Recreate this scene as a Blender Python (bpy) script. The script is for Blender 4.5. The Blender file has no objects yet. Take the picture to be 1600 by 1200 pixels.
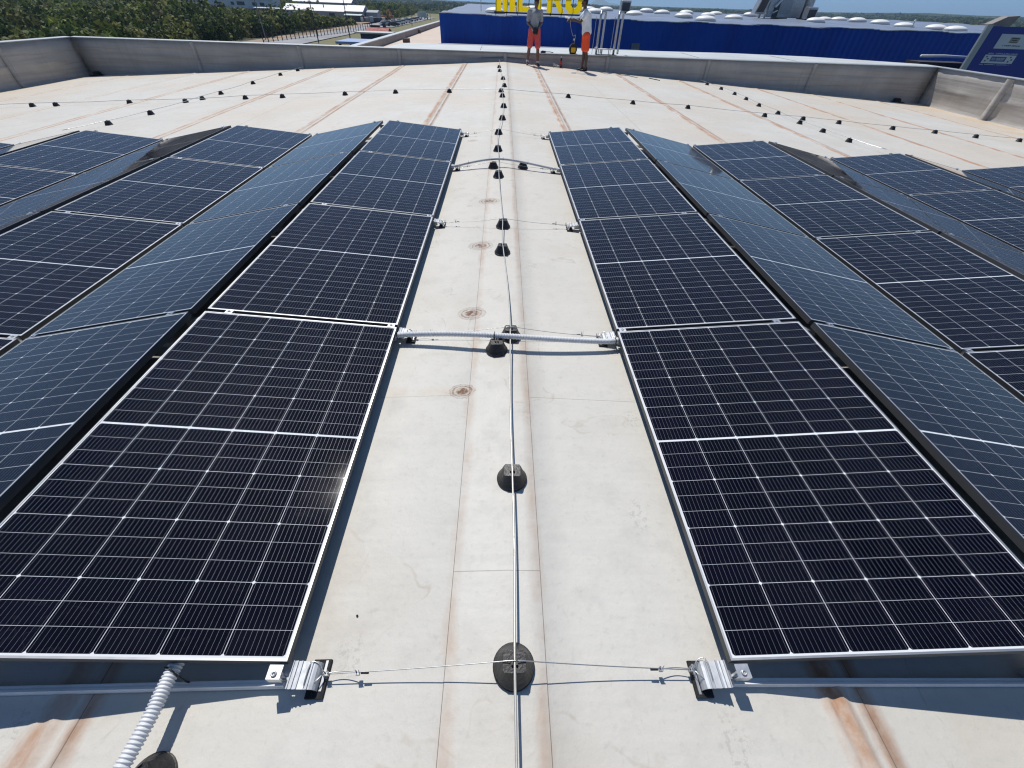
import bpy, bmesh, math, random
import numpy as np
from mathutils import Vector, Matrix
R = math.radians
random.seed(7); rng = np.random.default_rng(7)
scene = bpy.context.scene
col = scene.collection

# ---------------------------------------------------------------- camera
F_PX, PITCH, ROLL, YAW = 634.75, 0.752836, 0.038658, 0.041895
CAM = Vector((-0.03685, -0.34131, 1.57323))
cd = bpy.data.cameras.new('camera'); cam = bpy.data.objects.new('camera', cd); col.objects.link(cam)
fw = Vector((math.sin(YAW)*math.cos(PITCH), math.cos(YAW)*math.cos(PITCH), -math.sin(PITCH)))
rt = Vector((math.cos(YAW), -math.sin(YAW), 0)); up = rt.cross(fw)
r2 = rt*math.cos(ROLL)+up*math.sin(ROLL); u2 = up*math.cos(ROLL)-rt*math.sin(ROLL)
M = Matrix((( r2.x, u2.x, -fw.x, CAM.x), (r2.y, u2.y, -fw.y, CAM.y), (r2.z, u2.z, -fw.z, CAM.z), (0,0,0,1)))
cam.matrix_world = M
cd.sensor_fit = 'HORIZONTAL'; cd.sensor_width = 36.0; cd.lens = F_PX/1600*36.0
cd.clip_start = 0.02; cd.clip_end = 60000
scene.camera = cam
# ---------------------------------------------------------------- light
SUN = Vector((-0.20, 0.60, 1.0)).normalized()
w = bpy.data.worlds.new('World'); scene.world = w; w.use_nodes = True
nt = w.node_tree; nt.nodes.clear()
sky = nt.nodes.new('ShaderNodeTexSky'); sky.sky_type = 'NISHITA'; sky.sun_disc = False
sky.sun_elevation = math.asin(SUN.z); sky.sun_rotation = math.atan2(SUN.x, SUN.y)
sky.altitude = 60; sky.air_density = 1.0; sky.dust_density = 0.15; sky.ozone_density = 3.0
tc = nt.nodes.new('ShaderNodeTexCoord'); va = nt.nodes.new('ShaderNodeVectorMath'); va.operation = 'ADD'; va.inputs[1].default_value = (0, 0, .13)
vn = nt.nodes.new('ShaderNodeVectorMath'); vn.operation = 'NORMALIZE'
nt.links.new(tc.outputs['Generated'], va.inputs[0]); nt.links.new(va.outputs[0], vn.inputs[0]); nt.links.new(vn.outputs[0], sky.inputs[0])
bg = nt.nodes.new('ShaderNodeBackground'); bg.inputs[1].default_value = 0.085
wo = nt.nodes.new('ShaderNodeOutputWorld')
tint = nt.nodes.new('ShaderNodeMix'); tint.data_type = 'RGBA'; tint.blend_type = 'MULTIPLY'; tint.inputs[0].default_value = 1; tint.inputs[7].default_value = (.93,1.0,1.06,1)
nt.links.new(sky.outputs[0], tint.inputs[6]); nt.links.new(tint.outputs[2], bg.inputs[0]); nt.links.new(bg.outputs[0], wo.inputs[0])
sl = bpy.data.lights.new('sun', 'SUN'); sl.energy = 4.0; sl.angle = R(0.5); sl.color = (1.0, 0.965, 0.91)
so = bpy.data.objects.new('sun', sl); col.objects.link(so); so.rotation_euler = (-SUN).to_track_quat('-Z', 'Y').to_euler()
vs = scene.view_settings; vs.view_transform = 'Standard'; vs.look = 'None'; vs.gamma = 1; vs.exposure = 0.0
scene.cycles.max_bounces = 6; scene.cycles.volume_bounces = 0
scene.cycles.filter_width = 1.2

# ---------------------------------------------------------------- helpers
SL = 0.05335; TL = 0.00175
TS = math.tan(SL)
def zr(x, y): return -abs(x)*TS + TL*y
def tag(o, label=None, cat=None, group=None, kind=None):
    if label: o['label'] = label
    if cat: o['category'] = cat
    if group: o['group'] = group
    if kind: o['kind'] = kind
    return o
def empty(name, loc=(0,0,0), rot=(0,0,0), label=None, cat=None, group=None):
    o = bpy.data.objects.new(name, None); col.objects.link(o); o.location = loc; o.rotation_euler = rot
    o.empty_display_size = 0.1
    return tag(o, label, cat, group)
def link(name, me, mats=None, parent=None, loc=None, rot=None):
    o = bpy.data.objects.new(name, me); col.objects.link(o)
    if mats is not None:
        for m in (mats if isinstance(mats, (list, tuple)) else [mats]): me.materials.append(m)
    if parent is not None: o.parent = parent
    if loc is not None: o.location = loc
    if rot is not None: o.rotation_euler = rot
    return o
def copy_tree(o, parent=None):
    c = o.copy(); col.objects.link(c); c.parent = parent
    for ch in o.children: copy_tree(ch, c)
    return c
class MB:
    def __init__(s): s.v = []; s.f = []; s.m = []
    def add(s, vs, fs, mi=0):
        b = len(s.v); s.v += [tuple(v) for v in vs]; s.f += [tuple(b+i for i in f) for f in fs]; s.m += [mi]*len(fs); return s
    def box(s, x0, y0, z0, x1, y1, z1, mi=0):
        vs = [(x0,y0,z0),(x1,y0,z0),(x1,y1,z0),(x0,y1,z0),(x0,y0,z1),(x1,y0,z1),(x1,y1,z1),(x0,y1,z1)]
        return s.add(vs, [(0,3,2,1),(4,5,6,7),(0,1,5,4),(1,2,6,5),(2,3,7,6),(3,0,4,7)], mi)
    def prism(s, poly, a0, a1, axis='y', mi=0):
        n = len(poly)
        def P(p, a): return {'y': (p[0], a, p[1]), 'z': (p[0], p[1], a), 'x': (a, p[0], p[1])}[axis]
        vs = [P(p, a0) for p in poly]+[P(p, a1) for p in poly]
        fs = [(i, (i+1) % n, n+(i+1) % n, n+i) for i in range(n)]+[tuple(range(n))[::-1], tuple(range(n, 2*n))]
        return s.add(vs, fs, mi)
    def tube(s, pts, r, n=8, mi=0, caps=True, radf=None):
        pts = [Vector(p) for p in pts]; N = len(pts); vs = []; prev = None
        for i, p in enumerate(pts):
            t = (pts[min(i+1, N-1)]-pts[max(i-1, 0)]).normalized()
            if prev is None:
                a = Vector((0,0,1)) if abs(t.z) < .9 else Vector((1,0,0)); e1 = t.cross(a).normalized()
            else: e1 = (prev-t*prev.dot(t)).normalized()
            prev = e1; e2 = t.cross(e1); rr = r if radf is None else radf(i, N)
            vs += [p+(e1*math.cos(2*math.pi*k/n)+e2*math.sin(2*math.pi*k/n))*rr for k in range(n)]
        fs = [(i*n+k, i*n+(k+1) % n, (i+1)*n+(k+1) % n, (i+1)*n+k) for i in range(N-1) for k in range(n)]
        if caps: fs += [tuple(range(n))[::-1], tuple((N-1)*n+k for k in range(n))]
        return s.add(vs, fs, mi)
    def lathe(s, prof, c=(0,0,0), n=20, mi=0):
        vs = []; N = len(prof)
        for r, z in prof: vs += [(c[0]+r*math.cos(2*math.pi*k/n), c[1]+r*math.sin(2*math.pi*k/n), c[2]+z) for k in range(n)]
        fs = [(i*n+k, i*n+(k+1) % n, (i+1)*n+(k+1) % n, (i+1)*n+k) for i in range(N-1) for k in range(n)]
        fs += [tuple(range(n))[::-1], tuple((N-1)*n+k for k in range(n))]
        return s.add(vs, fs, mi)
    def mesh(s, name, smooth=False, bevel=0):
        me = bpy.data.meshes.new(name); me.from_pydata(s.v, [], s.f); me.update()
        bm = bmesh.new(); bm.from_mesh(me); bmesh.ops.recalc_face_normals(bm, faces=bm.faces)
        bm.to_mesh(me); bm.free()
        for i, p in enumerate(me.polygons):
            p.use_smooth = smooth
            if i < len(s.m): p.material_index = s.m[i]
        return me
    def build(s, name, mats, parent=None, loc=None, rot=None, smooth=False, bevel=0):
        o = link(name, s.mesh(name, smooth), mats, parent, loc, rot)
        if bevel:
            b = o.modifiers.new('bevel', 'BEVEL'); b.width = bevel; b.segments = 2; b.limit_method = 'ANGLE'
        return o

class NT:
    """tiny node-building helper"""
    def __init__(s, name):
        s.m = bpy.data.materials.new(name); s.m.use_nodes = True; s.t = s.m.node_tree
        s.b = s.t.nodes['Principled BSDF']; s.o = s.t.nodes['Material Output']
    def n(s, ty, **kw):
        nd = s.t.nodes.new(ty)
        for k, v in kw.items(): setattr(nd, k, v)
        return nd
    def l(s, a, b): s.t.links.new(a, b)
    def val(s, nd, i, v):
        if hasattr(v, 'is_linked') or hasattr(v, 'links'): s.l(v, nd.inputs[i])
        else: nd.inputs[i].default_value = v
    def math(s, op, a, b=0.0, c=0.0, clamp=False):
        nd = s.n('ShaderNodeMath', operation=op, use_clamp=clamp); s.val(nd, 0, a); s.val(nd, 1, b)
        if op in ('MULTIPLY_ADD', 'SMOOTH_MIN', 'COMPARE'): s.val(nd, 2, c)
        return nd.outputs[0]
    def noise(s, vec, scale, detail=3, rough=.55, dist=0):
        nd = s.n('ShaderNodeTexNoise'); nd.inputs['Scale'].default_value = scale; nd.inputs['Detail'].default_value = detail
        nd.inputs['Roughness'].default_value = rough; nd.inputs['Distortion'].default_value = dist
        if vec is not None: s.l(vec, nd.inputs['Vector'])
        return nd.outputs[0]
    def ramp(s, fac, a, b, c0=0.0, c1=1.0):
        nd = s.n('ShaderNodeMapRange'); nd.clamp = True; s.val(nd, 0, fac); s.val(nd, 1, a); s.val(nd, 2, b); s.val(nd, 3, c0); s.val(nd, 4, c1)
        return nd.outputs[0]
    def mix(s, fac, a, b):
        nd = s.n('ShaderNodeMix', data_type='RGBA'); s.val(nd, 0, fac)
        for i, v in ((6, a), (7, b)):
            if isinstance(v, (tuple, list)): nd.inputs[i].default_value = (*v[:3], 1)
            else: s.l(v, nd.inputs[i])
        return nd.outputs[2]
    def scalevec(s, vec, sc):
        nd = s.n('ShaderNodeMapping'); s.l(vec, nd.inputs[0]); nd.inputs['Scale'].default_value = sc; return nd.outputs[0]
    def obj(s): return s.n('ShaderNodeTexCoord').outputs['Object']
    def pos(s): return s.n('ShaderNodeNewGeometry').outputs['Position']
    def bump(s, h, strength=.3, dist=.01):
        nd = s.n('ShaderNodeBump'); nd.inputs['Strength'].default_value = strength; nd.inputs['Distance'].default_value = dist
        s.l(h, nd.inputs['Height']); s.l(nd.outputs[0], s.b.inputs['Normal'])
    def set(s, **kw):
        for k, v in kw.items():
            k = k.replace('_', ' ')
            if isinstance(v, (tuple, list)) and len(v) == 3: v = (*v, 1)
            if hasattr(v, 'links'): s.l(v, s.b.inputs[k])
            else: s.b.inputs[k].default_value = v
        return s
MAT = {}
def simple(name, c, rough=.6, metal=0.0, var=.12, scale=8, bump=0.0, bscale=60, c2=None, spec=.5, world=False):
    if name in MAT: return MAT[name]
    t = NT(name); v = t.pos() if world else t.obj()
    n = t.noise(v, scale, 4); f = t.ramp(n, .35, .7)
    c2 = c2 or tuple(max(0, x*(1-var*2)) for x in c)
    t.set(Base_Color=t.mix(f, c, c2), Roughness=t.ramp(n, .3, .7, max(0.02, rough-.06), min(1, rough+.08)), Metallic=metal, Specular_IOR_Level=spec)
    if bump: t.bump(t.noise(v, bscale, 3), bump, .01)
    MAT[name] = t.m; return t.m
alu = simple('aluminium', (.72,.73,.75), .34, .9, .08, 30)
aluf = simple('frame_aluminium', (.56,.57,.58), .38, .85, .08, 12)
steel = simple('steel_wire', (.62,.62,.60), .35, .85, .15, 200)
rodm = simple('conductor_aluminium', (.66,.63,.57), .42, .6, .12, 60)
blackp = simple('black_plastic', (.014,.014,.016), .45, 0, .2, 22, .2, 90, c2=(.030,.029,.028))
rubber = simple('black_rubber', (.02,.02,.02), .8, 0, .2, 60, .3, 200)
hose = simple('grey_hose_plastic', (.60,.61,.62), .38, 0, .06, 30)
hosew = simple('white_hose_plastic', (.74,.75,.76), .36, 0, .06, 30)
white = simple('white_paint', (.78,.78,.76), .55, 0, .06, 2)
dark = simple('dark_metal', (.03,.03,.035), .5, .3, .2, 20)
galv = simple('galvanised_metal', (.45,.46,.47), .45, .6, .12, 6)

# ---------------------------------------------------------------- roof membrane
SEAMS = [(-10.86,.6,0),(-8.98,1,0),(-6.03,1,0),(-3.59,1,1),(-1.38,1,1),(1.10,1,1),(4.06,1,1),(6.36,1,0),(9.28,1,0),(11.42,1,0),(13.9,.8,0),(-13.2,.8,0)]
THIN = [-5.01, -12.1, 2.6, 7.9]
def roof_material():
    t = NT('roof_membrane'); P = t.pos()
    sx = t.n('ShaderNodeSeparateXYZ'); t.l(P, sx.inputs[0]); x, y = sx.outputs[0], sx.outputs[1]
    n1 = t.noise(P, 1.1, 5, .62); n2 = t.noise(P, 7, 4, .6); n3 = t.noise(P, 38, 4, .65); fine = t.noise(P, 260, 2)
    colr = t.mix(t.ramp(n1, .36, .66), (.630,.610,.556), (.585,.564,.510))
    colr = t.mix(t.math('MULTIPLY', t.ramp(n2, .52, .72), .28), colr, (.44,.425,.39))
    colr = t.mix(t.math('MULTIPLY', t.ramp(n3, .56, .72), .24), colr, (.37,.36,.34))
    colr = t.mix(t.math('MULTIPLY', t.ramp(fine, .6, .75), .22), colr, (.38,.38,.37))
    # scuffs: stretched noise worn streaks
    st = t.noise(t.scalevec(P, (16, 3, 1)), 1.0, 6, .7, 1.5)
    colr = t.mix(t.math('MULTIPLY', t.ramp(st, .64, .74), .3), colr, (.36,.35,.33))
    # water marks: thin wavering contour lines, and soft puddle stains
    pn = t.noise(P, .9, 4, .55, .4); ct = t.ramp(t.math('ABSOLUTE', t.math('SUBTRACT', pn, .54)), .0015, .006, 1, 0)
    colr = t.mix(t.math('MULTIPLY', ct, t.ramp(n2, .45, .6, 0, .38)), colr, (.42,.36,.27))
    colr = t.mix(t.math('MULTIPLY', t.ramp(pn, .54, .60), .22), colr, (.52,.46,.37))
    # footprints and scuffs
    vo = t.n('ShaderNodeTexVoronoi'); vo.inputs['Scale'].default_value = 2.6; t.l(t.scalevec(P, (1.3, .8, 1)), vo.inputs['Vector'])
    fp = t.math('MULTIPLY', t.ramp(vo.outputs['Distance'], .12, .20, 1, 0), t.ramp(t.noise(P, 55, 3, .7), .52, .60))
    colr = t.mix(t.math('MULTIPLY', fp, .32), colr, (.30,.29,.27))
    # dusty tint
    dn = t.noise(P, .35, 3, .5)
    dust = t.math('MULTIPLY', t.ramp(dn, .42, .66), t.ramp(y, 2, 18, .10, .50))
    ax = t.math('ABSOLUTE', x)
    edge = t.math('MAXIMUM', t.ramp(y, 16.6, 18.3, 0, .8), t.ramp(ax, 13.2, 15.2, 0, .9))
    dust = t.math('MAXIMUM', dust, t.math('MULTIPLY', edge, t.ramp(n1, .3, .6, .35, 1)))
    colr = t.mix(dust, colr, (.60,.47,.33))
    # rust along the seams
    nd1 = t.noise(t.scalevec(P, (3, 1.2, 1)), 1.6, 5, .65); nd2 = t.noise(t.scalevec(P, (25, 6, 1)), 1.0, 4, .6)
    wob = t.math('ADD', t.math('MULTIPLY_ADD', nd2, .03, -.015), t.math('MULTIPLY_ADD', nd1, .09, -.045))
    xw = t.math('ADD', x, wob)
    def band(x0, w, soft):
        d = t.math('ABSOLUTE', t.math('SUBTRACT', xw, x0)); return t.ramp(d, w, w+soft, 1, 0)
    rust = None; line = None
    for x0, k, st_ in SEAMS:
        b = t.math('MULTIPLY', band(x0-.035, .016, .055), k)
        b = t.math('MAXIMUM', b, t.math('MULTIPLY', band(x0+.075, .008, .035), .8*k))
        rust = b if rust is None else t.math('MAXIMUM', rust, b)
        d = t.math('ABSOLUTE', t.math('SUBTRACT', x, x0+.062)); l = t.ramp(d, .0007, .0022, .7, 0)
        line = l if line is None else t.math('MAXIMUM', line, l)
    rust = t.math('MULTIPLY', rust, t.math('MULTIPLY', t.ramp(nd1, .36, .56, .18, 1), t.ramp(n3, .3, .55, .7, 1)))
    capr = None
    for x0, s in ((-.205, 1), (.125, -1)):
        b = band(x0+s*.014, .004, .03); capr = b if capr is None else t.math('MAXIMUM', capr, b)
        d = t.math('ABSOLUTE', t.math('SUBTRACT', x, x0)); line = t.math('MAXIMUM', line, t.math('MULTIPLY', t.ramp(d, .0006, .0018, 1, 0), .75))
    capr = t.math('MULTIPLY', capr, t.ramp(t.noise(t.scalevec(P, (1, 1, 1)), 2.3, 5, .7), .42, .60, .08, .5))
    for x0 in THIN:
        d = t.math('ABSOLUTE', t.math('SUBTRACT', x, x0)); line = t.math('MAXIMUM', line, t.math('MULTIPLY', t.ramp(d, .002, .008, 1, 0), .4))
    # cross joints
    for y0, xa, xb, k in ((1.255, -.69, -.205, .35), (1.235, .125, .72, .5), (.30, -.205, .125, .5), (9.3, -9, -3.6, .35), (12.9, 1.2, 9, .3), (14.1, -9, -1.4, .3)):
        d = t.math('ABSOLUTE', t.math('SUBTRACT', y, y0)); g = t.math('MULTIPLY', t.ramp(d, .0008, .0022, k, 0), t.math('MULTIPLY', t.math('GREATER_THAN', x, xa), t.math('LESS_THAN', x, xb)))
        line = t.math('MAXIMUM', line, g)
    # rust rings of old fixings
    ring = None
    for cx, cy, rr, k in ((-.245,1.285,.040,1), (-.235,2.06,.055,1), (-.215,3.13,.062,1), (-.17,4.24,.065,1), (-.5,6.9,.05,.6)):
        dx = t.math('MULTIPLY', t.math('SUBTRACT', x, cx), .8); dy = t.math('SUBTRACT', y, cy)
        d = t.math('SQRT', t.math('ADD', t.math('MULTIPLY', dx, dx), t.math('MULTIPLY', dy, dy)))
        d = t.math('ADD', d, t.math('MULTIPLY_ADD', n3, .03, -.015))
        a = t.math('MULTIPLY', t.ramp(n3, .38, .52, .45, 1), t.ramp(d, rr*.6, rr*.85, k, 0))
        b = t.math('MAXIMUM', t.ramp(t.math('ABSOLUTE', t.math('SUBTRACT', d, rr*1.0)), .002, .007, .75*k, 0), t.ramp(t.math('ABSOLUTE', t.math('SUBTRACT', d, rr*1.35)), .002, .006, .4*k, 0))
        b = t.math('MAXIMUM', b, t.ramp(d, rr*1.2, rr*1.5, .22*k, 0))
        a = t.math('MAXIMUM', a, b); ring = a if ring is None else t.math('MAXIMUM', ring, a)
    ring = t.math('MULTIPLY', ring, t.ramp(t.noise(P, 40, 3, .6), .35, .55, .45, 1))
    patch = t.math('MULTIPLY', t.ramp(t.math('ABSOLUTE', t.math('SUBTRACT', y, 1.29)), .015, .05, .30, 0), t.math('MULTIPLY', t.math('GREATER_THAN', x, -.7), t.math('LESS_THAN', x, -.17)))
    colr = t.mix(t.math('MULTIPLY', patch, t.ramp(n2, .3, .6)), colr, (.56,.42,.27))
    colr = t.mix(rust, colr, (.42,.22,.115))
    colr = t.mix(t.math('MULTIPLY', capr, .9), colr, (.47,.29,.18))
    colr = t.mix(ring, colr, (.19,.095,.05))
    colr = t.mix(line, colr, (.12,.085,.07))
    t.set(Base_Color=colr, Roughness=t.ramp(n2, .3, .7, .52, .68), Specular_IOR_Level=.35)
    h = t.math('ADD', t.math('MULTIPLY', n3, .3), t.math('ADD', t.math('MULTIPLY', n2, .9), t.math('MULTIPLY', fine, .06)))
    t.bump(t.math('ADD', h, t.math('MULTIPLY', t.noise(t.scalevec(P, (1, 5, 1)), 1.3, 3, .5), 2.0)), .45, .007)
    return t.m
def build_roof():
    xs = set(np.round(np.arange(-14.95, 16.01, .8), 3).tolist()) | {-14.95, 16.0, 0.0}
    prof = {}
    for x0, k, st_ in SEAMS:
        for u in (-.10,-.085,-.07,-.06,-.05,-.04,-.03,-.02,-.01,0,.012,.024,.04,.0595,.0605,.12):
            xs.add(round(x0+u, 4))
    for u in (-.2065,-.2045,.1235,.1255,-.15,.07): xs.add(u)
    xs = sorted(xs)
    def h(x, y):
        z = 0.0
        for x0, k, st_ in SEAMS:
            u = x-x0
            if -.11 < u < .13:
                a = .013*(1+.25*math.sin(y*2.1+x0))
                z += a*math.exp(-((u+.012)/.020)**2)+.55*a*math.exp(-((u+.062)/.014)**2)
                if u <= .0598: z += .0022
        if -.205 < x < .125: z += .0018
        z += .0025*math.sin(x*2.3+.6*math.sin(y*.9))*math.sin(y*1.7)
        return z
    ys = np.concatenate([np.arange(-2.6, 3, .12), np.arange(3, 18.31, .34), [18.3]])
    vs = [(x, y, zr(x, y)+h(x, y)) for y in ys for x in xs]; nx = len(xs)
    fs = [(j*nx+i, j*nx+i+1, (j+1)*nx+i+1, (j+1)*nx+i) for j in range(len(ys)-1) for i in range(nx-1)]
    b = MB().add(vs, fs); o = b.build('roof_surface', roof_material(), smooth=True)
    tag(o, 'off-white roof membrane sloping gently from a centre ridge, seams stained with rust', 'roof', kind='structure')
build_roof()

# ---------------------------------------------------------------- parapets
def wall_material():
    t = NT('parapet_membrane'); P = t.pos()
    n = t.noise(P, 1.5, 5, .6); n2 = t.noise(t.scalevec(P, (.4,.4,9)), 1.2, 4, .6); n3 = t.noise(P, 25, 3)
    c = t.mix(t.ramp(n, .35, .68), (.46,.435,.40), (.38,.355,.325))
    c = t.mix(t.math('MULTIPLY', t.ramp(n2, .48, .62), .5), c, (.29,.27,.245))
    c = t.mix(t.math('MULTIPLY', t.ramp(n3, .55, .72), .3), c, (.34,.33,.31))
    n4 = t.noise(t.scalevec(P, (7,7,.5)), 1.0, 4, .6)
    c = t.mix(t.math('MULTIPLY', t.ramp(n4, .56, .7), .4), c, (.30,.285,.26))
    sp_ = t.n('ShaderNodeSeparateXYZ'); t.l(P, sp_.inputs[0]); al_ = t.math('ADD', sp_.outputs[0], sp_.outputs[1])
    fj = t.math('FRACT', t.math('DIVIDE', t.math('ADD', al_, t.math('MULTIPLY', n, .15)), 1.25)); jl = t.ramp(t.math('ABSOLUTE', t.math('SUBTRACT', fj, .5)), .004, .012, .22, 0)
    c = t.mix(jl, c, (.22,.20,.18))
    dr = t.noise(t.scalevec(P, (5,5,.25)), 1.2, 5, .7); c = t.mix(t.math('MULTIPLY', t.ramp(dr, .58, .70), .22), c, (.24,.22,.19))
    t.set(Base_Color=c, Roughness=.6); t.bump(t.math('ADD', n2, t.math('MULTIPLY', n3, .15)), .5, .02)
    return t.m
wallm = wall_material()
capm = simple('coping_metal', (.50,.53,.54), .45, .3, .1, 1.5, world=True)
ZT = .30
def parapet(name, label, a, b, nrm, posts, bands):
    """inner face runs a->b, nrm points outward"""
    a = Vector((*a, 0)); b = Vector((*b, 0)); d = (b-a); Lw = d.length; d.normalize(); nr = Vector(nrm)
    root = empty('parapet_wall', (a.x, a.y, zr(a.x, a.y)), label=label, cat='wall', group='parapet walls around the roof')
    off = -Vector(root.location)
    N = 60; mb = MB(); vs = []
    # section: base cant, face, lap, top
    for i in range(N+1):
        p = a+d*(Lw*i/N); zb = zr(p.x, p.y)-.02; H = ZT-zb
        wav = .012*math.sin(i*.9)+.008*math.sin(i*2.3+1)
        for (o_, hh) in ((-.10, 0), (-.04, .05), (-.012, .16), (-.004+wav*.5, .45*H), (-.012+wav, .47*H), (.0, .50*H), (wav*.4, .75*H), (0, H-.02), (.16, H-.02), (.16, -.6)):
            q = p+nr*o_; vs.append((q.x+off.x, q.y+off.y, zb+hh+off.z))
    K = 10; fs = [(i*K+k, i*K+k+1, (i+1)*K+k+1, (i+1)*K+k) for i in range(N) for k in range(K-1)]
    fs += [tuple(range(K)), tuple(N*K+k for k in range(K))[::-1]]
    mb.add(vs, fs); mb.build('wall', wallm, root, smooth=True)
    c = MB(); q0 = a-nr*.03; q1 = b-nr*.03
    def pt(s_, o_, z): p = a+d*s_+nr*o_; return (p.x+off.x, p.y+off.y, z+off.z)
    vs = [pt(0,-.025,ZT-.018), pt(Lw,-.025,ZT-.018), pt(Lw,.19,ZT-.018), pt(0,.19,ZT-.018), pt(0,-.025,ZT), pt(Lw,-.025,ZT), pt(Lw,.19,ZT+.012), pt(0,.19,ZT+.012)]
    c.add(vs, [(0,3,2,1),(4,5,6,7),(0,1,5,4),(1,2,6,5),(2,3,7,6),(3,0,4,7)]); c.build('coping', capm, root)
    for s_, wd, lean in posts:
        m = MB(); p = a+d*s_; zb = zr(p.x, p.y)
        sec = [(-wd/2, .0), (-wd*.4, -wd*.35), (0, -wd*.5), (wd*.4, -wd*.35), (wd/2, .0)]
        vs = []
        for zz, k in ((zb-.01, -.10), (zb+.06, -.03), (ZT-.03, -.002)):
            for (u_, o_) in sec: vs.append(pt(s_+u_, o_+k, zz))
        n = 5; fs = [(j*n+i, j*n+i+1, (j+1)*n+i+1, (j+1)*n+i) for j in range(2) for i in range(n-1)]
        m.add(vs, fs); m.build('post', wallm, root, smooth=True)
    return root
parapet('b', 'long grey parapet wall across the far edge of the roof, behind the two men', (-14.95,18.3), (16.0,18.3), (0,1,0),
        [(14.95+x, .13, 0) for x in (-10.9,-7.23,-3.72,.05,3.75,7.45,11.4)], 1)
parapet('l', 'grey parapet wall running down the left edge of the roof, in shade', (-14.95,3.0), (-14.95,18.3), (-1,0,0), [(s, .13, 0) for s in (12.4, 8.6, 4.8, 1.0)], 1)
parapet('r', 'sunlit parapet wall running down the right edge of the roof', (16.0,3.0), (16.0,18.3), (1,0,0), [(s, .22, 0) for s in (12.3, 8.6, 4.8, 1.0)], 1)
for x, y, lab in ((-14.55,18.1,'black drain outlet in the far left corner of the roof'), (15.0,18.12,'black drain outlet at the foot of the far wall near the right corner')):
    r_ = empty('roof_drain', (x, y, zr(x,y)), label=lab, cat='drain', group='roof drains in the far corners')
    MB().lathe([(.15,0),(.16,.02),(.13,.04),(.12,.10),(.08,.12)], n=14).build('grate', rubber, r_)
    MB().box(-.24,-.12,.0,.24,.12,.015).build('flange', rubber, r_)

# ---------------------------------------------------------------- solar panels
PW, PL = 1.134, 1.776; T = .1415; GY = .0291; G1, G2 = .101, .0584; AL, AR = .6834, .7067; H0 = .10
def cell_material():
    t = NT('solar_cells'); O = t.obj(); sx = t.n('ShaderNodeSeparateXYZ'); t.l(O, sx.inputs[0]); x, y = sx.outputs[0], sx.outputs[1]
    CW = .1853; RH = .0726; MG = .0045
    xa = t.math('ADD', x, 3*CW)
    u = t.math('DIVIDE', xa, CW); fu = t.math('FRACT', u); du = t.math('MULTIPLY', t.math('MINIMUM', fu, t.math('SUBTRACT', 1, fu)), CW)
    ay = t.math('SUBTRACT', t.math('ABSOLUTE', y), MG)
    v = t.math('DIVIDE', ay, RH); fv = t.math('FRACT', v); dv = t.math('MULTIPLY', t.math('MINIMUM', fv, t.math('SUBTRACT', 1, fv)), RH)
    v3 = t.math('DIVIDE', ay, RH*3); f3 = t.math('FRACT', v3); d3 = t.math('MULTIPLY', t.math('MINIMUM', f3, t.math('SUBTRACT', 1, f3)), RH*3)
    colgap = t.ramp(du, .0006, .0013, .9, 0); rowgap = t.ramp(dv, .0004, .0009, .65, 0); row3 = t.ramp(d3, .0005, .0011, .8, 0)
    dia = t.ramp(t.math('ADD', du, d3), .0065, .0078, 1, 0)
    mid = t.math('LESS_THAN', ay, .0); end = t.math('GREATER_THAN', ay, 12*RH); side = t.math('GREATER_THAN', t.math('ABSOLUTE', x), 3*CW-.0008)
    back = t.math('MAXIMUM', t.math('MAXIMUM', t.math('MAXIMUM', colgap, rowgap), t.math('MAXIMUM', row3, dia)), t.math('MAXIMUM', mid, t.math('MAXIMUM', end, side)))
    # busbar wires
    NB = 11
    fb = t.math('FRACT', t.math('MULTIPLY', fu, NB)); db = t.math('MULTIPLY', t.math('ABSOLUTE', t.math('SUBTRACT', fb, .5)), CW/NB)
    bus = t.ramp(db, .0002, .00042, .58, 0)
    var = t.n('ShaderNodeObjectInfo').outputs['Random']
    wn = t.n('ShaderNodeTexWhiteNoise', noise_dimensions='2D'); cb = t.n('ShaderNodeCombineXYZ')
    t.l(t.math('FLOOR', u), cb.inputs[0]); t.l(t.math('ADD', t.math('FLOOR', t.math('DIVIDE', y, RH*3)), t.math('MULTIPLY', var, 50)), cb.inputs[1]); t.l(cb.outputs[0], wn.inputs['Vector'])
    cell = t.mix(wn.outputs[0], (.0016,.0011,.004), (.0026,.0018,.007))
    P = t.pos(); dn = t.noise(P, 3.2, 5, .6); sp = t.noise(P, 240, 2, .5)
    cell = t.mix(t.math('ADD', t.math('MULTIPLY', t.ramp(dn, .5, .72), .006), t.math('MULTIPLY', t.ramp(sp, .72, .78), .035)), cell, (.5,.48,.45))
    drop = t.noise(P, 9, 2, .4); sx2 = t.math('MULTIPLY', t.ramp(drop, .80, .81), t.ramp(t.noise(P, 60, 2), .4, .55))
    rim_ = t.ramp(t.math('ABSOLUTE', t.math('SUBTRACT', t.noise(P, 5.5, 3, .6), .56)), .002, .010, .02, 0)
    cell = t.mix(t.math('MAXIMUM', t.math('MULTIPLY', sx2, .3), t.math('MULTIPLY', rim_, .5)), cell, (.55,.53,.48))
    c = t.mix(bus, cell, (.36,.37,.41)); c = t.mix(back, c, (.74,.76,.78))
    t.set(Base_Color=c, Roughness=t.math('SUBTRACT', .55, t.math('MULTIPLY', bus, .15)), Metallic=t.math('MULTIPLY', t.math('MULTIPLY', bus, t.math('SUBTRACT', 1, back)), .55), Specular_IOR_Level=0.0,
          Coat_Weight=1.0, Coat_Roughness=t.ramp(dn, .4, .7, .03, .06), Coat_IOR=1.37)
    return t.m
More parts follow.
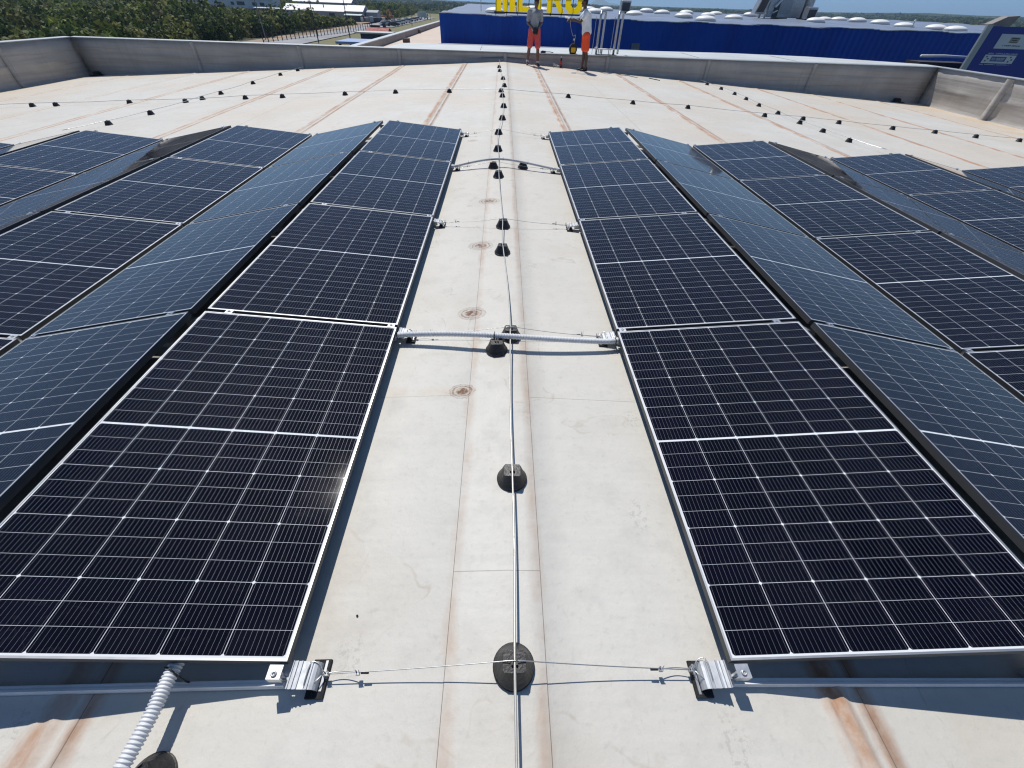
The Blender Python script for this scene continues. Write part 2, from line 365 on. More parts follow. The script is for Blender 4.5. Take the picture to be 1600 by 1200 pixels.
cells = cell_material(); fside = simple('frame_side_shaded', (.085,.086,.088), .5, .3, .1, 12)  # frame sides: aluminium darkened, shade of the panel gaps painted into the colour
backs = simple('white_backsheet', (.55,.55,.56), .6)
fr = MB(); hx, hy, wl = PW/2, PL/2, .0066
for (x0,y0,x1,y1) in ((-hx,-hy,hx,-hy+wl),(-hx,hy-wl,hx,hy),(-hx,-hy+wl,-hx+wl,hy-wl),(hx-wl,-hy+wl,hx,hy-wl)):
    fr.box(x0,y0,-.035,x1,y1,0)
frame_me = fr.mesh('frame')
# groove along the outer sides
gl = MB(); gl.box(-hx+wl-.001,-hy+wl-.001,-.0075,hx-wl+.001,hy-wl+.001,-.0015); glass_me = gl.mesh('glass')
gl = MB(); gl.box(-.055,-.03,-.028,.055,.03,-.0078); jb_me = gl.mesh('junction_box')
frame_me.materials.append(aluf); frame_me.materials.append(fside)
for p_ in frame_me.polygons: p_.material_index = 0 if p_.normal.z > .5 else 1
if 1: pass; glass_me.materials.append(cells); jb_me.materials.append(blackp)
PER = 2*PW*math.cos(T)+G1+G2
def col_geo(s, c):
    a = AL if s < 0 else AR; k = c//2
    if c % 2 == 0: u = a+k*PER+PW*math.cos(T)/2; th = T
    else: u = a+k*PER+PW*math.cos(T)*1.5+G1; th = -T
    v = H0+PW*math.sin(T)/2
    return s*(u*math.cos(SL)+v*math.sin(SL)), -u*math.sin(SL)+v*math.cos(SL), -s*(th-SL)
ORD = ['first','second','third','fourth','fifth','sixth','seventh','eighth']
ROWN = ['nearest','second nearest','second farthest','farthest']
proto = empty('solar_panel')
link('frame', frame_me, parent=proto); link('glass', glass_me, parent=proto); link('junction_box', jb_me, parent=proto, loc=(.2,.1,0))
first = True
for s in (-1, 1):
    for c in range(7 if s < 0 else 8):
        for rw in range(4):
            if (c >= 4 and rw == 0) or (c >= 6 and rw < 2): continue
            p = proto if first else copy_tree(proto); first = False
            x, z, ang = col_geo(s, c); y = rw*(PL+GY)+PL/2+(-.0106 if s > 0 else 0)
            p.location = (x, y, z+TL*y); p.rotation_euler = (TL, ang, 0)
            tag(p, f'{ROWN[rw]} dark solar panel in the {ORD[c]} column {"left" if s<0 else "right"} of the walkway', 'solar panel', 'solar panels on the roof')

# ---------------------------------------------------------------- mounting rails under panel boundaries
def clamp_mesh():
    m = MB(); m.box(-.021,-.0215,-.03,.021,.0215,.0015); m.box(-.021,-.012,-.05,.021,.012,-.03); return m.mesh('clamp')
def endclamp_mesh():
    m = MB(); m.box(-.020,-.017,0,.020,.020,.005); m.box(-.020,-.017,-.035,.020,-.012,0); m.box(-.020,-.003,-.055,.020,.003,-.0005); return m.mesh('clamp')
def bolt_mesh():
    m = MB(); m.lathe([(.0075,0),(.0085,.001),(.0085,.0035),(.0075,.005),(.004,.005),(.0035,.0025)], n=12); return m.mesh('bolt', True)
railm = simple('rail_aluminium', (.86,.85,.82), .45, .0, .06, 12)
cl_me, ec_me, bo_me = clamp_mesh(), endclamp_mesh(), bolt_mesh()
for me_ in (cl_me, ec_me): me_.materials.append(alu)
bo_me.materials.append(galv)
RAILN = ['front edge','first joint from the front','second joint from the front','third joint from the front','far end']
def bracket_mesh():
    # profile across x (0 = walkway side, growing under the panel), extruded along y
    top = [(0,.010),(.002,.026),(.008,.036),(.018,.040),(.024,.040),(.0245,.045),(.030,.045),(.0305,.040),(.037,.0395),(.0375,.043),(.060,.046),(.0605,.051),(.067,.051),(.0675,.047),(.076,.049),(.0765,.054),(.081,.055),(.0815,.051),(.089,.053),(.0895,.057),(.094,.057)]
    bot = [(x, max(.004, z-.006)) for x, z in top]
    m = MB()
    for i in range(len(top)-1):
        m.prism([top[i], top[i+1], bot[i+1], bot[i]], -.040, .040, 'y')
    me = m.mesh('bracket'); bm = bmesh.new(); bm.from_mesh(me); bmesh.ops.remove_doubles(bm, verts=bm.verts, dist=1e-5)
    bm.to_mesh(me); bm.free(); return me
br_me = bracket_mesh(); br_me.materials.append(simple('bracket_aluminium', (.55,.57,.60), .5, .4, .12, 40))
for s in (-1, 1):
    a = AL if s < 0 else AR
    for k in range(5):
        yb = k*(PL+GY)-GY/2 + (0 if k else -.012)
        if s > 0: yb -= .0106
        U = a+PER*3.2
        root = empty('mounting_rail', (0, yb, TL*yb), label=f'aluminium rail at the {RAILN[k]} of the {"left" if s<0 else "right"} panels', cat='rail', group='mounting rails under the panels')
        # u axis along sloped roof
        def fr_pt(u, v): return (s*(u*math.cos(SL)+v*math.sin(SL)), -u*math.sin(SL)+v*math.cos(SL))
        bar = MB(); n0 = a+.022; rot = (0, s*SL, 0)
        bar.prism([(s*a_, b_) for a_, b_ in [(-.026,.004),(-.006,.004),(-.006,.033),(-.0095,.033),(-.0105,.029),(-.0155,.029),(-.0165,.033),(-.0225,.033),(-.024,.022),(-.026,.020)]], 0, U-n0, 'x')
        bx, bz = fr_pt(n0, 0)
        rail = bar.build('rail', railm, root, (bx, 0, bz), (0, s*SL if s > 0 else -s*SL+math.pi, 0) if s > 0 else (0, -SL, math.pi))
        if s < 0: rail.rotation_euler = (0, SL, math.pi)
        # posts rising to the panel ridges
        for c in range(0, 6):
            if c >= 4 and k == 0: continue
            per = c//2
            if c % 2 == 0: ul, uh = a+per*PER, a+per*PER+PW*math.cos(T)
            else: uh, ul = a+per*PER+PW*math.cos(T)+G1, a+per*PER+2*PW*math.cos(T)+G1
            sgn = 1 if uh > ul else -1
            if c % 2 == 0:
                pu = uh-.09; pv = H0+(abs(pu-ul))*math.tan(T)-.036
                cx_, cz_ = fr_pt(pu+.09+G1/2, 0)
                pm = MB(); pm.box(-.11,-.018,.026,.11,.018,pv-.012); px_, pz_ = fr_pt(pu+.09+G1/2, 0)
                po = pm.build('support', aluf, root, (px_, 0, pz_), (0, s*SL, 0))
            last = (c % 2 == 0 and c == 0)
            for (uu, low) in ((ul+sgn*.035, 1), (uh-sgn*.13, 0)):
                v = H0+abs(uu-ul)*math.tan(T)
                xx, zz = fr_pt(uu, v); ang = -s*((T if c % 2 == 0 else -T)-SL)
                end = k in (0, 4)
                if k == 0 and not low: continue
                o = link('clamp', ec_me if end else cl_me, parent=root, loc=(xx if not (end and c==0 and low) else fr_pt(ul+.024, H0)[0], (-.004 if k == 0 else (.004 if k == 4 else 0)), zz), rot=(0, ang, 0 if k < 4 else math.pi))
                link('bolt', bo_me, parent=o, loc=(0,-.004 if end else 0,.005 if end else .0015))
        # bracket and rubber pad at the walkway end
        wx, wz = fr_pt(a-.084, 0)
        o = link('bracket', br_me, parent=root, loc=(wx, 0, wz+.008), rot=(0, s*SL, 0) if s > 0 else (0, SL*1, math.pi))
        if s < 0: o.rotation_euler = (0, SL, math.pi)
        o.scale = (.86, .92, 1)
        pm = MB(); pm.box(-.020,-.050 if s < 0 else -.054,0,.036,.054 if s < 0 else .046,.011)
        pad = pm.build('rubber_pad', rubber, root, (wx, 0, wz+.001), (0, s*SL, 0) if s > 0 else (0, SL, math.pi))
        pm = MB(); pm.box(.004,-.046,.0112,.012,.036,.0145); pm.build('edge_strip', aluf, root, (wx-s*.016, 0, wz+.001), pad.rotation_euler)
        pm = MB(); pm.box(0,-.012,.014,.05,.012,.05); pm.build('connector', aluf, root, (fr_pt(a-.03,0)[0], 0, fr_pt(a-.03,0)[1]), pad.rotation_euler)

# ---------------------------------------------------------------- conductor holders (black weighted feet)
RIDGE = [(0.018,-0.008),(0.023,0.705),(-0.057,1.637),(0.031,1.776),(-0.024,2.981),(-0.019,3.53),(-0.075,5.054),(-0.145,5.436),(0.239,5.49),(-0.095,6.248),(-0.094,7.273),(-0.034,8.361),(-0.01,9.541),(-0.038,10.782),(-0.07,11.513),(0.007,12.316),(-0.026,13.613),(-0.125,15.355),(-0.152,16.373)]
CROSS = [(-11.427,11.64),(-10.832,11.618),(-9.056,11.636),(-7.62,11.5),(-6.292,11.735),(-5.39,11.742),(-3.884,11.817),(-2.655,11.855),(-1.322,11.677),(1.556,11.576),(3.153,11.563),(4.59,11.703),(6.529,11.574),(7.59,11.662),(8.518,11.608),(9.918,11.525),(11.116,11.571),(12.19,11.493),(13.486,11.56)]
SLL = [(-7.761,9.094),(-7.546,10.066),(-7.403,11.85),(-7.331,12.61),(-7.32,14.433),(-7.254,16.276),(-7.117,17.427)]
SRR = [(7.302,9.339),(7.23,10.188),(7.148,11.024),(7.213,12.218),(7.205,13.302),(7.331,14.409),(7.388,15.382),(7.361,16.417),(7.22,17.349)]
def holder_meshes():
    n = 32; vs = []
    def rect(k, a, b):
        t = 2*math.pi*k/n; c, s_ = math.cos(t), math.sin(t); m = max(abs(c)/a, abs(s_)/b); return c/m, s_/m
    rings = [(.066,0,0),(.068,.002,0),(.068,.008,0),(.0655,.0095,0),(.0648,.0125,0)]
    for r, z, _ in rings: vs += [(r*math.cos(2*math.pi*k/n), r*math.sin(2*math.pi*k/n), z) for k in range(n)]
    for f, z in ((.02,.0145),(.30,.028),(.62,.047),(.93,.0665),(1.0,.0695)):
        for k in range(n):
            a = (.0645*math.cos(2*math.pi*k/n), .0645*math.sin(2*math.pi*k/n)); b = rect(k, .036, .031)
            sc = 1 if z < .07 else .95
            vs.append(((a[0]*(1-f)+b[0]*f)*sc, (a[1]*(1-f)+b[1]*f)*sc, z))
    N = len(vs)//n
    fs = [(i*n+k, i*n+(k+1) % n, (i+1)*n+(k+1) % n, (i+1)*n+k) for i in range(N-1) for k in range(n)]
    fs += [tuple(range(n))[::-1], tuple((N-1)*n+k for k in range(n))]
    body = MB().add(vs, fs).mesh('body')
    clip = MB(); clip.box(-.010,-.012,.070,-.0048,.012,.080); clip.box(.0048,-.012,.070,.010,.012,.080); clip.box(-.012,-.015,.0702,.012,.015,.0715)
    return body, clip.mesh('clip')
hb, hc = holder_meshes(); hb.materials.append(blackp); hc.materials.append(blackp)
hproto = empty('conductor_holder'); link('body', hb, parent=hproto); link('clip', hc, parent=hproto); hfirst = True
def holder(x, y, label, rz=0, group='black weighted holders carrying the roof conductors'):
    global hfirst
    o = hproto if hfirst else copy_tree(hproto); hfirst = False
    rz += random.uniform(-.09, .09) if hproto is not o else 0
    o.location = (x, y, zr(x, y)+.001+(.0018 if abs(x) < .13 else 0)); o.rotation_euler = (0, math.copysign(SL, x) if abs(x) > .1 else 0, rz)
    return tag(o, label, 'cable holder', group)
NUM = ['nearest','second','third','fourth','fifth','sixth','seventh','eighth','ninth','tenth','eleventh','twelfth','thirteenth','fourteenth','fifteenth','sixteenth','seventeenth','eighteenth','nineteenth','twentieth']
rodpts = []; j = 0
for i, (x, y) in enumerate(RIDGE):
    if i == 2: lab = 'black holder strapped under the white ribbed hose that crosses the walkway'
    elif i == 7: lab = 'black holder under the top of the grey hose that crosses the far walkway'
    elif i == 8: lab = 'black holder lying under the right half of the grey hose across the far walkway'
    else:
        lab = f'{NUM[j]} black holder under the metal rod along the ridge, counted from the front'; j += 1; rodpts.append((x, y))
    holder(x, y, lab, 0 if i not in (2,) else R(8))
for i, (x, y) in enumerate(CROSS): holder(x, y, f'{"leftmost" if i==0 else NUM[i]+" from the left"} black holder in the row crossing the roof beyond the panels', R(90))
for i, (x, y) in enumerate(SLL): holder(x, y, f'{NUM[i]} black holder from the front on the line along the left half of the roof', R(10*i))
for i, (x, y) in enumerate(SRR): holder(x, y, f'{NUM[i]} black holder from the front on the line along the right half of the roof', R(-8*i))
def curve_pts(pts, sag=.012, n=8, h=.0755, wob=.0):
    out = []
    for i in range(len(pts)-1):
        a, b = Vector(pts[i]), Vector(pts[i+1]); L_ = (b-a).length
        for k in range(n):
            f = k/n; p = a.lerp(b, f); d = math.sin(math.pi*f)
            pr = Vector((-(b-a).y, (b-a).x)).normalized()*wob*d*math.sin(i*2.4+1)
            out.append((p.x+pr.x, p.y+pr.y, zr(p.x, p.y)+h-sag*min(L_, 2)*d))
    p = pts[-1]; out.append((p[0], p[1], zr(*p)+h)); return out
def smoothpts(pts, it=2):
    for _ in range(it):
        q = [pts[0]]
        for i in range(1, len(pts)-1): q.append(tuple((pts[i-1][k]+2*pts[i][k]+pts[i+1][k])/4 for k in range(3)))
        q.append(pts[-1]); pts = q
    return pts
rod = [(0.012,-1.2),(0.016,-.5)]+rodpts+[(-.17,18.15)]
MB().tube(smoothpts(curve_pts(rod, .006, 8, .0765, .01), 3), .0042, 10).build('ridge_conductor', rodm, smooth=True)
tag(bpy.data.objects['ridge_conductor'], 'long thin metal rod running along the roof ridge down the middle of the walkway', 'conductor rod', 'lightning conductor rods')
o = MB().tube(smoothpts(curve_pts([(-14.6,11.7)]+CROSS[:9]+[(-.07,11.45)]+CROSS[9:]+[(15.7,11.5)], .01, 6, .077, .02), 2), .0045, 6).build('cross_conductor', steel, smooth=True)
tag(o, 'thin grey rod crossing the whole roof beyond the panels from left to right', 'conductor rod', 'lightning conductor rods')
o = MB().tube(smoothpts(curve_pts([(-8.0,8.3)]+SLL+[(-7.1,18.2)], .01, 6, .077, .02), 2), .0045, 6).build('side_conductor', steel, smooth=True)
tag(o, 'thin grey rod running to the far wall on the left half of the roof', 'conductor rod', 'lightning conductor rods')
o = MB().tube(smoothpts(curve_pts([(7.5,8.5)]+SRR+[(7.15,18.2)], .01, 6, .077, .02), 2), .0045, 6).build('side_conductor', steel, smooth=True)
tag(o, 'thin grey rod running to the far wall on the right half of the roof', 'conductor rod', 'lightning conductor rods')

# ---------------------------------------------------------------- thin cables between the brackets
def cable(k, hold, label):
    yb = k*(PL+GY)-GY/2-(.008 if k == 0 else 0)
    xl, xr = -(AL-.095), AR-.100
    zl = zr(xl, yb)+.036; hx_, hy_ = hold
    pts = []; top = zr(hx_, hy_)+.0835
    for i in range(41):
        f = i/40; x = xl+(xr-xl)*f
        if x < hx_: g = (x-xl)/(hx_-xl)
        else: g = (xr-x)/(xr-hx_)
        z = zl+(top-zl)*g-.010*math.sin(math.pi*g); y = yb+(hy_-yb)*g
        pts.append((x, y, z))
    root = empty('bracing_cable', (0, yb, 0), label=label, cat='cable', group='thin steel cables across the walkway')
    pts = [(p[0], p[1]-yb, p[2]) for p in pts]
    MB().tube(pts, .0017, 6).build('wire', steel, root, smooth=True)
    for s, x0 in ((-1, xl), (1, xr)):
        # loop around the bracket
        x1 = x0+s*.045; lp = [(x0, 0, zl), (x0+s*.012, -.020, zl+.008), (x1, -.037, zl-.004), (x1, -.037, zl+.014), (x1, .036, zl+.016), (x0+s*.012, .026, zl+.010), (x0, 0, zl)]
        MB().tube(smoothpts([tuple(Vector(lp[i]).lerp(Vector(lp[i+1]), q/4)) for i in range(6) for q in range(4)]+[lp[-1]], 3), .0021, 6).build('loop', steel, root, smooth=True)
        # doubled return strand, clips, sleeve
        q = [(x0-s*.11*f, .004+.006*math.sin(math.pi*f), zl+.0-.006*math.sin(math.pi*f)) for f in [i/10 for i in range(11)]]
        zz = lambda x: np.interp(x, [p[0] for p in pts], [p[2] for p in pts])
        q = [(a_, b_-.002, zz(a_)-.004-.006*math.sin(math.pi*i/10)) for i, (a_, b_, c_) in enumerate(q)]
        MB().tube(q, .0016, 6).build('return_strand', steel, root, smooth=True)
        for d_ in (.012, .112):
            xx = x0-s*d_; z_ = zz(xx); m = MB(); m.box(xx-.006,-.005,z_-.009,xx+.006,.006,z_+.005)
            for e in (-.0035, .0035): m.tube([(xx+e, 0, z_), (xx+e*1.6, .006, z_+.022)], .0011, 5)
            m.tube([(xx-.0055,.004,z_+.006),(xx-.0035,.006,z_+.014)], .0022, 6)
            m.build('clip', galv, root)
        xx = x0-s*.135; m = MB(); m.tube([(xx-.012,0,zz(xx)), (xx+.012,0,zz(xx))], .0032, 8); m.build('sleeve', rubber, root)
cable(0, RIDGE[0], 'thin steel cable stretched across the walkway between the two nearest brackets')
cable(1, RIDGE[3], 'thin steel cable across the walkway just beyond the white ribbed hose')
cable(2, RIDGE[5], 'thin steel cable across the walkway between the white hose and the grey hose')
cable(3, RIDGE[7], 'thin steel cable across the walkway below the grey hose')
cable(4, RIDGE[10], 'thin steel cable across the walkway at the far end of the panels')

# ---------------------------------------------------------------- ribbed hoses
def ribbed(name, pts, r, mat, label, pitch=.0095, straps=(), grp='ribbed cable hoses'):
    P_ = [Vector(p) for p in pts]
    for _ in range(3):
        q = [P_[0]]
        for i in range(len(P_)-1): q += [P_[i].lerp(P_[i+1], .25), P_[i].lerp(P_[i+1], .75)]
        q.append(P_[-1]); P_ = q
    ln = [0]
    for i in range(1, len(P_)): ln.append(ln[-1]+(P_[i]-P_[i-1]).length)
    n = int(ln[-1]/pitch*4); n *= 2; ss = np.linspace(0, ln[-1], n)
    xs = [np.interp(ss, ln, [p[k] for p in P_]) for k in range(3)]
    C0 = P_[0]; root = empty(name, tuple(C0), label=label, cat='hose', group=grp)
    pp = [(xs[0][i]-C0.x, xs[1][i]-C0.y, xs[2][i]-C0.z) for i in range(n)]
    MB().tube(pp, r, 18, radf=lambda i, N: r*(1-.10*(1-max(-1, min(1, 1.6*math.sin(i*math.pi/4)))))).build('hose', mat, root, smooth=True)
    for f in straps:
        i = int(f*(n-1)); a, b = Vector(pp[i]), Vector(pp[min(i+1, n-1)]); d = (b-a).normalized()
        m = MB(); m.tube([a-d*.0022, a+d*.0022], r*1.06, 18); m.tube([a+Vector((0,0,r)), a+Vector((.001,-.003,r+.016))], .0012, 5)
        m.build('strap', blackp, root)
    return root
ribbed('ribbed_hose', [(-.80,1.80,.035),(-.72,1.745,.022),(-.62,1.75,.034),(-.35,1.722,.064),(-.062,1.672,.092),(.23,1.672,.072),(.5,1.69,.045),(.68,1.71,.026),(.80,1.76,.025)], .0185, hosew,
       'white ribbed hose lying across the walkway over two black holders', straps=(.08,.46,.93))
ribbed('ribbed_hose', [(-.76,5.38,.02),(-.67,5.36,.022),(-.42,5.46,.060),(-.147,5.50,.098),(.09,5.49,.092),(.39,5.42,.060),(.66,5.37,.025),(.76,5.38,.02)], .0145, hose,
       'grey ribbed hose arched across the far part of the walkway', straps=(.2,.49,.7))
ribbed('ribbed_hose', [(-.95,.55,-.0),(-1.0,.25,.02),(-1.035,.02,.04),(-1.035,-.06,.046),(-1.030,-.12,.048),(-1.035,-.20,.050),(-1.045,-.30,.05),(-1.07,-.5,.045)], .0215, hosew,
       'white ribbed hose coming out from under the front edge of the left panels', pitch=.0095, straps=())
m = MB(); m.tube([(-1.052,-.012,.062),(-1.028,-.018,.07),(-1.012,-.030,.05),(-1.008,-.036,.0),(-1.008,-.034,-.03)], .0024, 6)
o = m.build('cable_tie', blackp, smooth=True); tag(o, 'black cable tie holding the white hose to the front left rail', 'cable tie')
holder(-1.005, -.262, 'black holder at the bottom edge of the photo under the white ribbed hose', R(40))
# small black dust pebble
MB().lathe([(.002,0),(.004,.0015),(.0035,.004),(.001,.005)], (-.533,.155,zr(-.533,.155)+.001), 8).build('pebble', rubber)
tag(bpy.data.objects['pebble'], 'tiny black pebble on the pale membrane beside the nearest left panel', 'pebble')

# ---------------------------------------------------------------- people
def capsules(parts, voxel, name, mats, parent=None, smooth=6, loc=None, fn=None):
    """parts: ('c', p0, r0, p1, r1) tapered limb, ('e', centre, (rx,ry,rz), rotz) ellipsoid -> one remeshed skin"""
    bm = bmesh.new()
    for p in parts:
        if p[0] == 'e':
            c, r = Vector(p[1]), p[2]; ret = bmesh.ops.create_icosphere(bm, subdivisions=3, radius=1)
            mt = Matrix.Translation(c) @ (p[3] if len(p) > 3 else Matrix.Identity(4)) @ Matrix.Diagonal((*r, 1))
            bmesh.ops.transform(bm, matrix=mt, verts=ret['verts'])
        else:
            a, ra, b, rb = Vector(p[1]), p[2], Vector(p[3]), p[4]; d = b-a; L_ = d.length; q = d.to_track_quat('Z', 'Y').to_matrix().to_4x4()
            fl = p[5] if len(p) > 5 else 1
            ret = bmesh.ops.create_uvsphere(bm, u_segments=16, v_segments=12, radius=1)
            for v in ret['verts']:
                t_ = 1 if v.co.z > 0.001 else 0; r = rb if t_ else ra
                v.co = Vector((v.co.x*r, v.co.y*r*fl, v.co.z*r+(L_ if t_ else 0)))
            bmesh.ops.transform(bm, matrix=Matrix.Translation(a) @ q, verts=ret['verts'])
    me = bpy.data.meshes.new(name); bm.to_mesh(me); bm.free()
    o = bpy.data.objects.new(name, me); col.objects.link(o)
    m = o.modifiers.new('r', 'REMESH'); m.mode = 'VOXEL'; m.voxel_size = voxel; m.use_smooth_shade = True
    if smooth: sm = o.modifiers.new('s', 'SMOOTH'); sm.iterations = smooth; sm.factor = .5
    dg = bpy.context.evaluated_depsgraph_get(); dg.update()
    me2 = bpy.data.meshes.new_from_object(o.evaluated_get(dg)); bpy.data.objects.remove(o); me2.name = name
    if fn: fn(me2)
    return link(name, me2, mats, parent, loc)
skin1 = simple('skin_tanned', (.19,.098,.068), .5, 0, .12, 12); skin2 = simple('skin_dark_tan', (.11,.056,.040), .5, 0, .12, 12)
tee1 = simple('grey_cotton', (.36,.37,.39), .9, 0, .15, 9, .4, 30); tee2 = simple('pale_grey_cotton', (.82,.84,.86), .9, 0, .08, 9, .4, 30)
sh1 = simple('salmon_red_cloth', (.78,.11,.09), .85, 0, .12, 9, .3, 30); sh2 = simple('fluorescent_orange_cloth', (1,.105,.028), .8, 0, .08, 9, .3, 30)
hairm = simple('dark_hair', (.012,.010,.010), .7, 0, .2, 60, .5, 120); shoem = simple('black_shoes', (.02,.02,.024), .6); sockm = simple('white_socks', (.7,.7,.7), .9)
eyem = simple('eye_dark', (.01,.01,.01), .2)
def hand(wr, dr, side, curl, thumbdir):
    """five-finger hand; wr wrist, dr pointing direction, side = across-palm vector, curl = bend direction"""
    wr, dr, side, curl = Vector(wr), Vector(dr).normalized(), Vector(side).normalized(), Vector(curl).normalized()
    P_ = [('c', wr, .026, wr+dr*.05, .030, .6)]
    for i, (o_, ln) in enumerate(((-.030, .062), (-.010, .075), (.010, .070), (.028, .055))):
        b = wr+dr*.085+side*o_; k = b+dr*ln*.45+curl*.012; e = k+dr*ln*.30+curl*ln*.5
        P_ += [('c', wr+dr*.045+side*o_*.8, .014, b, .0105), ('c', b, .010, k, .0092), ('c', k, .0092, e, .0082)]
    tb = wr+dr*.025+side*-.030*thumbdir; P_ += [('c', tb, .013, tb+side*-.028*thumbdir+dr*.030+curl*.01, .0105), ('c', tb+side*-.028*thumbdir+dr*.030+curl*.01, .0105, tb+side*-.030*thumbdir+dr*.058+curl*.022, .009)]
    return P_
def head_parts(c, f, upv=(0,0,1)):
    """c head centre, f facing direction"""
    c, f = Vector(c), Vector(f).normalized(); s = f.cross(Vector((0,0,1))).normalized(); u = Vector((0,0,1))
    rm = Matrix((( s.x, f.x, 0, 0), (s.y, f.y, 0, 0), (0, 0, 1, 0), (0,0,0,1)))
    rm = Matrix(((s.x, f.x, 0, 0), (s.y, f.y, 0, 0), (s.z, f.z, 1, 0), (0,0,0,1)))
    return [('e', c+u*.02-f*.008, (.076,.093,.098), rm), ('e', c-u*.045+f*.022, (.058,.066,.068), rm), ('c', c-u*.088+f*.066, .022, c-u*.09+f*.07, .022),
            ('c', c+u*.012+f*.086, .010, c-u*.028+f*.104, .014), ('c', c-u*.058+f*.083-s*.020, .008, c-u*.058+f*.083+s*.020, .008),
            ('c', c+u*.022+f*.080-s*.04, .012, c+u*.022+f*.080+s*.04, .012),
            ('e', c+s*.077-u*.005, (.012,.022,.032), rm), ('e', c-s*.077-u*.005, (.012,.022,.032), rm)]
def eyes(c, f, parent):
    c, f = Vector(c), Vector(f).normalized(); s = f.cross(Vector((0,0,1))).normalized(); m = MB()
    for e in (-1, 1):
        p = c+s*.032*e+f*.084+Vector((0,0,-.001)); m.tube([p-f*.004, p+f*.004], .009, 8)
    m.build('eyes', eyem, parent)
def shoe(p, d, parent, name='shoe'):
    p = Vector(p); d = Vector(d).normalized()
    o = capsules([('c', p+Vector((0,0,.04))-d*.05, .040, p+d*.09+Vector((0,0,.034)), .036, .95), ('c', p+d*.08+Vector((0,0,.03)), .036, p+d*.165+Vector((0,0,.026)), .027, .9), ('c', p-d*.03+Vector((0,0,.05)), .038, p-d*.03+Vector((0,0,.10)), .038)], .012, name, shoem, parent, 3)
    for v in o.data.vertices:
        if v.co.z < p.z+.004: v.co.z = p.z+.004
    return o
V = Vector
# --- man in the grey T-shirt, standing with hands together at the waist
P1 = V((1.03, 17.95, 0)); g1l = zr(.82, 17.9); g1r = zr(1.22, 17.85)
p1 = empty('person', (P1.x, P1.y, zr(P1.x, P1.y)), label='man in a grey T-shirt and salmon red shorts with a pouch at his waist', cat='person', group='two men at the far wall')
o1 = -V(p1.location)
def L1(x, y, z): return V((x+P1.x, y+P1.y, z+zr(P1.x, P1.y)))+o1
zl, zr_ = g1l-zr(P1.x, P1.y), g1r-zr(P1.x, P1.y)
hipz = .90; hl, hr = L1(-.085,0,hipz), L1(.09,0,hipz)
kl, kr = L1(-.15,-.04,.50), L1(.14,-.06,.49); al, ar_ = L1(-.20,.0,zl+.09), L1(.175,.0,zr_+.09)
sL_, sR_ = L1(-.19,.01,1.42), L1(.19,.01,1.42); eL, eR = L1(-.235,.03,1.13), L1(.225,.03,1.13); wL, wR = L1(-.045,-.21,.98), L1(.075,-.21,.965)
hc = L1(.03,-.02,1.64); f1 = V((.25,-.95,-.12))
parts = [('c', L1(0,0,.92), .125, L1(0,.01,1.12), .125, 1.2), ('c', L1(0,.01,1.12), .13, L1(0,.01,1.34), .145, 1.2), ('c', L1(-.10,.01,1.40), .075, L1(.10,.01,1.40), .075), ('c', L1(0,.01,1.40), .058, hc-V((0,0,.06)), .052)]
parts += head_parts(hc, f1)
for h_, k_, a_ in ((hl, kl, al), (hr, kr, ar_)):
    parts += [('c', h_, .088, k_, .056), ('c', k_, .055, k_.lerp(a_, .35)+V((0,.02,0)), .058), ('c', k_.lerp(a_, .35)+V((0,.02,0)), .058, a_, .036), ('c', a_, .036, a_+V((.0,-.06,-.05)), .035)]
for s_, e_, w_ in ((sL_, eL, wL), (sR_, eR, wR)):
    parts += [('c', s_, .056, e_, .042), ('c', e_, .041, w_, .028)]
parts += hand(wL, (.75,-.3,-.5), (0,-.5,.8), (.3,.3,-.7), 1) + hand(wR, (-.7,-.35,-.5), (0,-.5,.8), (-.3,.3,-.7), 1)
capsules(parts, .0075, 'body', skin1, p1, 4); eyes(hc, f1, p1)
capsules([('c', L1(0,0,.985), .150, L1(0,.01,1.10), .146, 1.2), ('c', L1(0,.01,1.10), .145, L1(0,.01,1.33), .158, 1.2), ('c', L1(-.13,.01,1.405), .078, L1(.13,.01,1.405), .078), ('c', sL_, .070, sL_.lerp(eL, .72), .068), ('c', sR_, .070, sR_.lerp(eR, .72), .068), ('c', L1(0,.01,1.42), .07, L1(0,.0,1.475), .063)], .012, 't_shirt', tee1, p1, 3)
capsules([('c', hl+V((0,0,.04)), .118, hl.lerp(kl, .86), .100), ('c', hr+V((0,0,.04)), .118, hr.lerp(kr, .86), .100), ('c', L1(-.05,0,.93), .135, L1(.05,0,.93), .135)], .012, 'shorts', sh1, p1, 2)
rmh = Matrix.Identity(4)
capsules([('e', hc+V((0,.015,.040)), (.084,.098,.088)), ('c', hc+V((.02,-.085,.060)), .016, hc+V((.035,-.145,.045)), .010, 3.2)], .010, 'cap', hairm, p1, 2)
for a_, nm in ((al, -1), (ar_, 1)):
    zz_ = (g1l if nm < 0 else g1r)-zr(P1.x, P1.y)
    b_ = V((a_.x, a_.y+.0, zz_+.003)); shoe(b_, (.18*nm+.1,-1,0), p1)
    MB().tube([V((a_.x,a_.y,zz_+.085)), V((a_.x,a_.y,zz_+.14))], .045, 12).build('sock', sockm, p1, smooth=True)
m = MB(); m.box(-.085,-.045,-.075,.085,.03,.075); pouch = m.build('tool_pouch', simple('dark_fabric', (.02,.014,.018), .8), loc=tuple(L1(.02,-.255,.93)-o1), rot=(0,R(12),0), bevel=.02)
m = MB(); m.tube([(-.07,-.01,.07),(-.03,-.02,.10),(.03,-.02,.10),(.07,-.01,.07)], .008, 8); m.build('handle', blackp, pouch)
tag(pouch, 'dark pouch held at the waist by the man in the grey T-shirt', 'pouch')
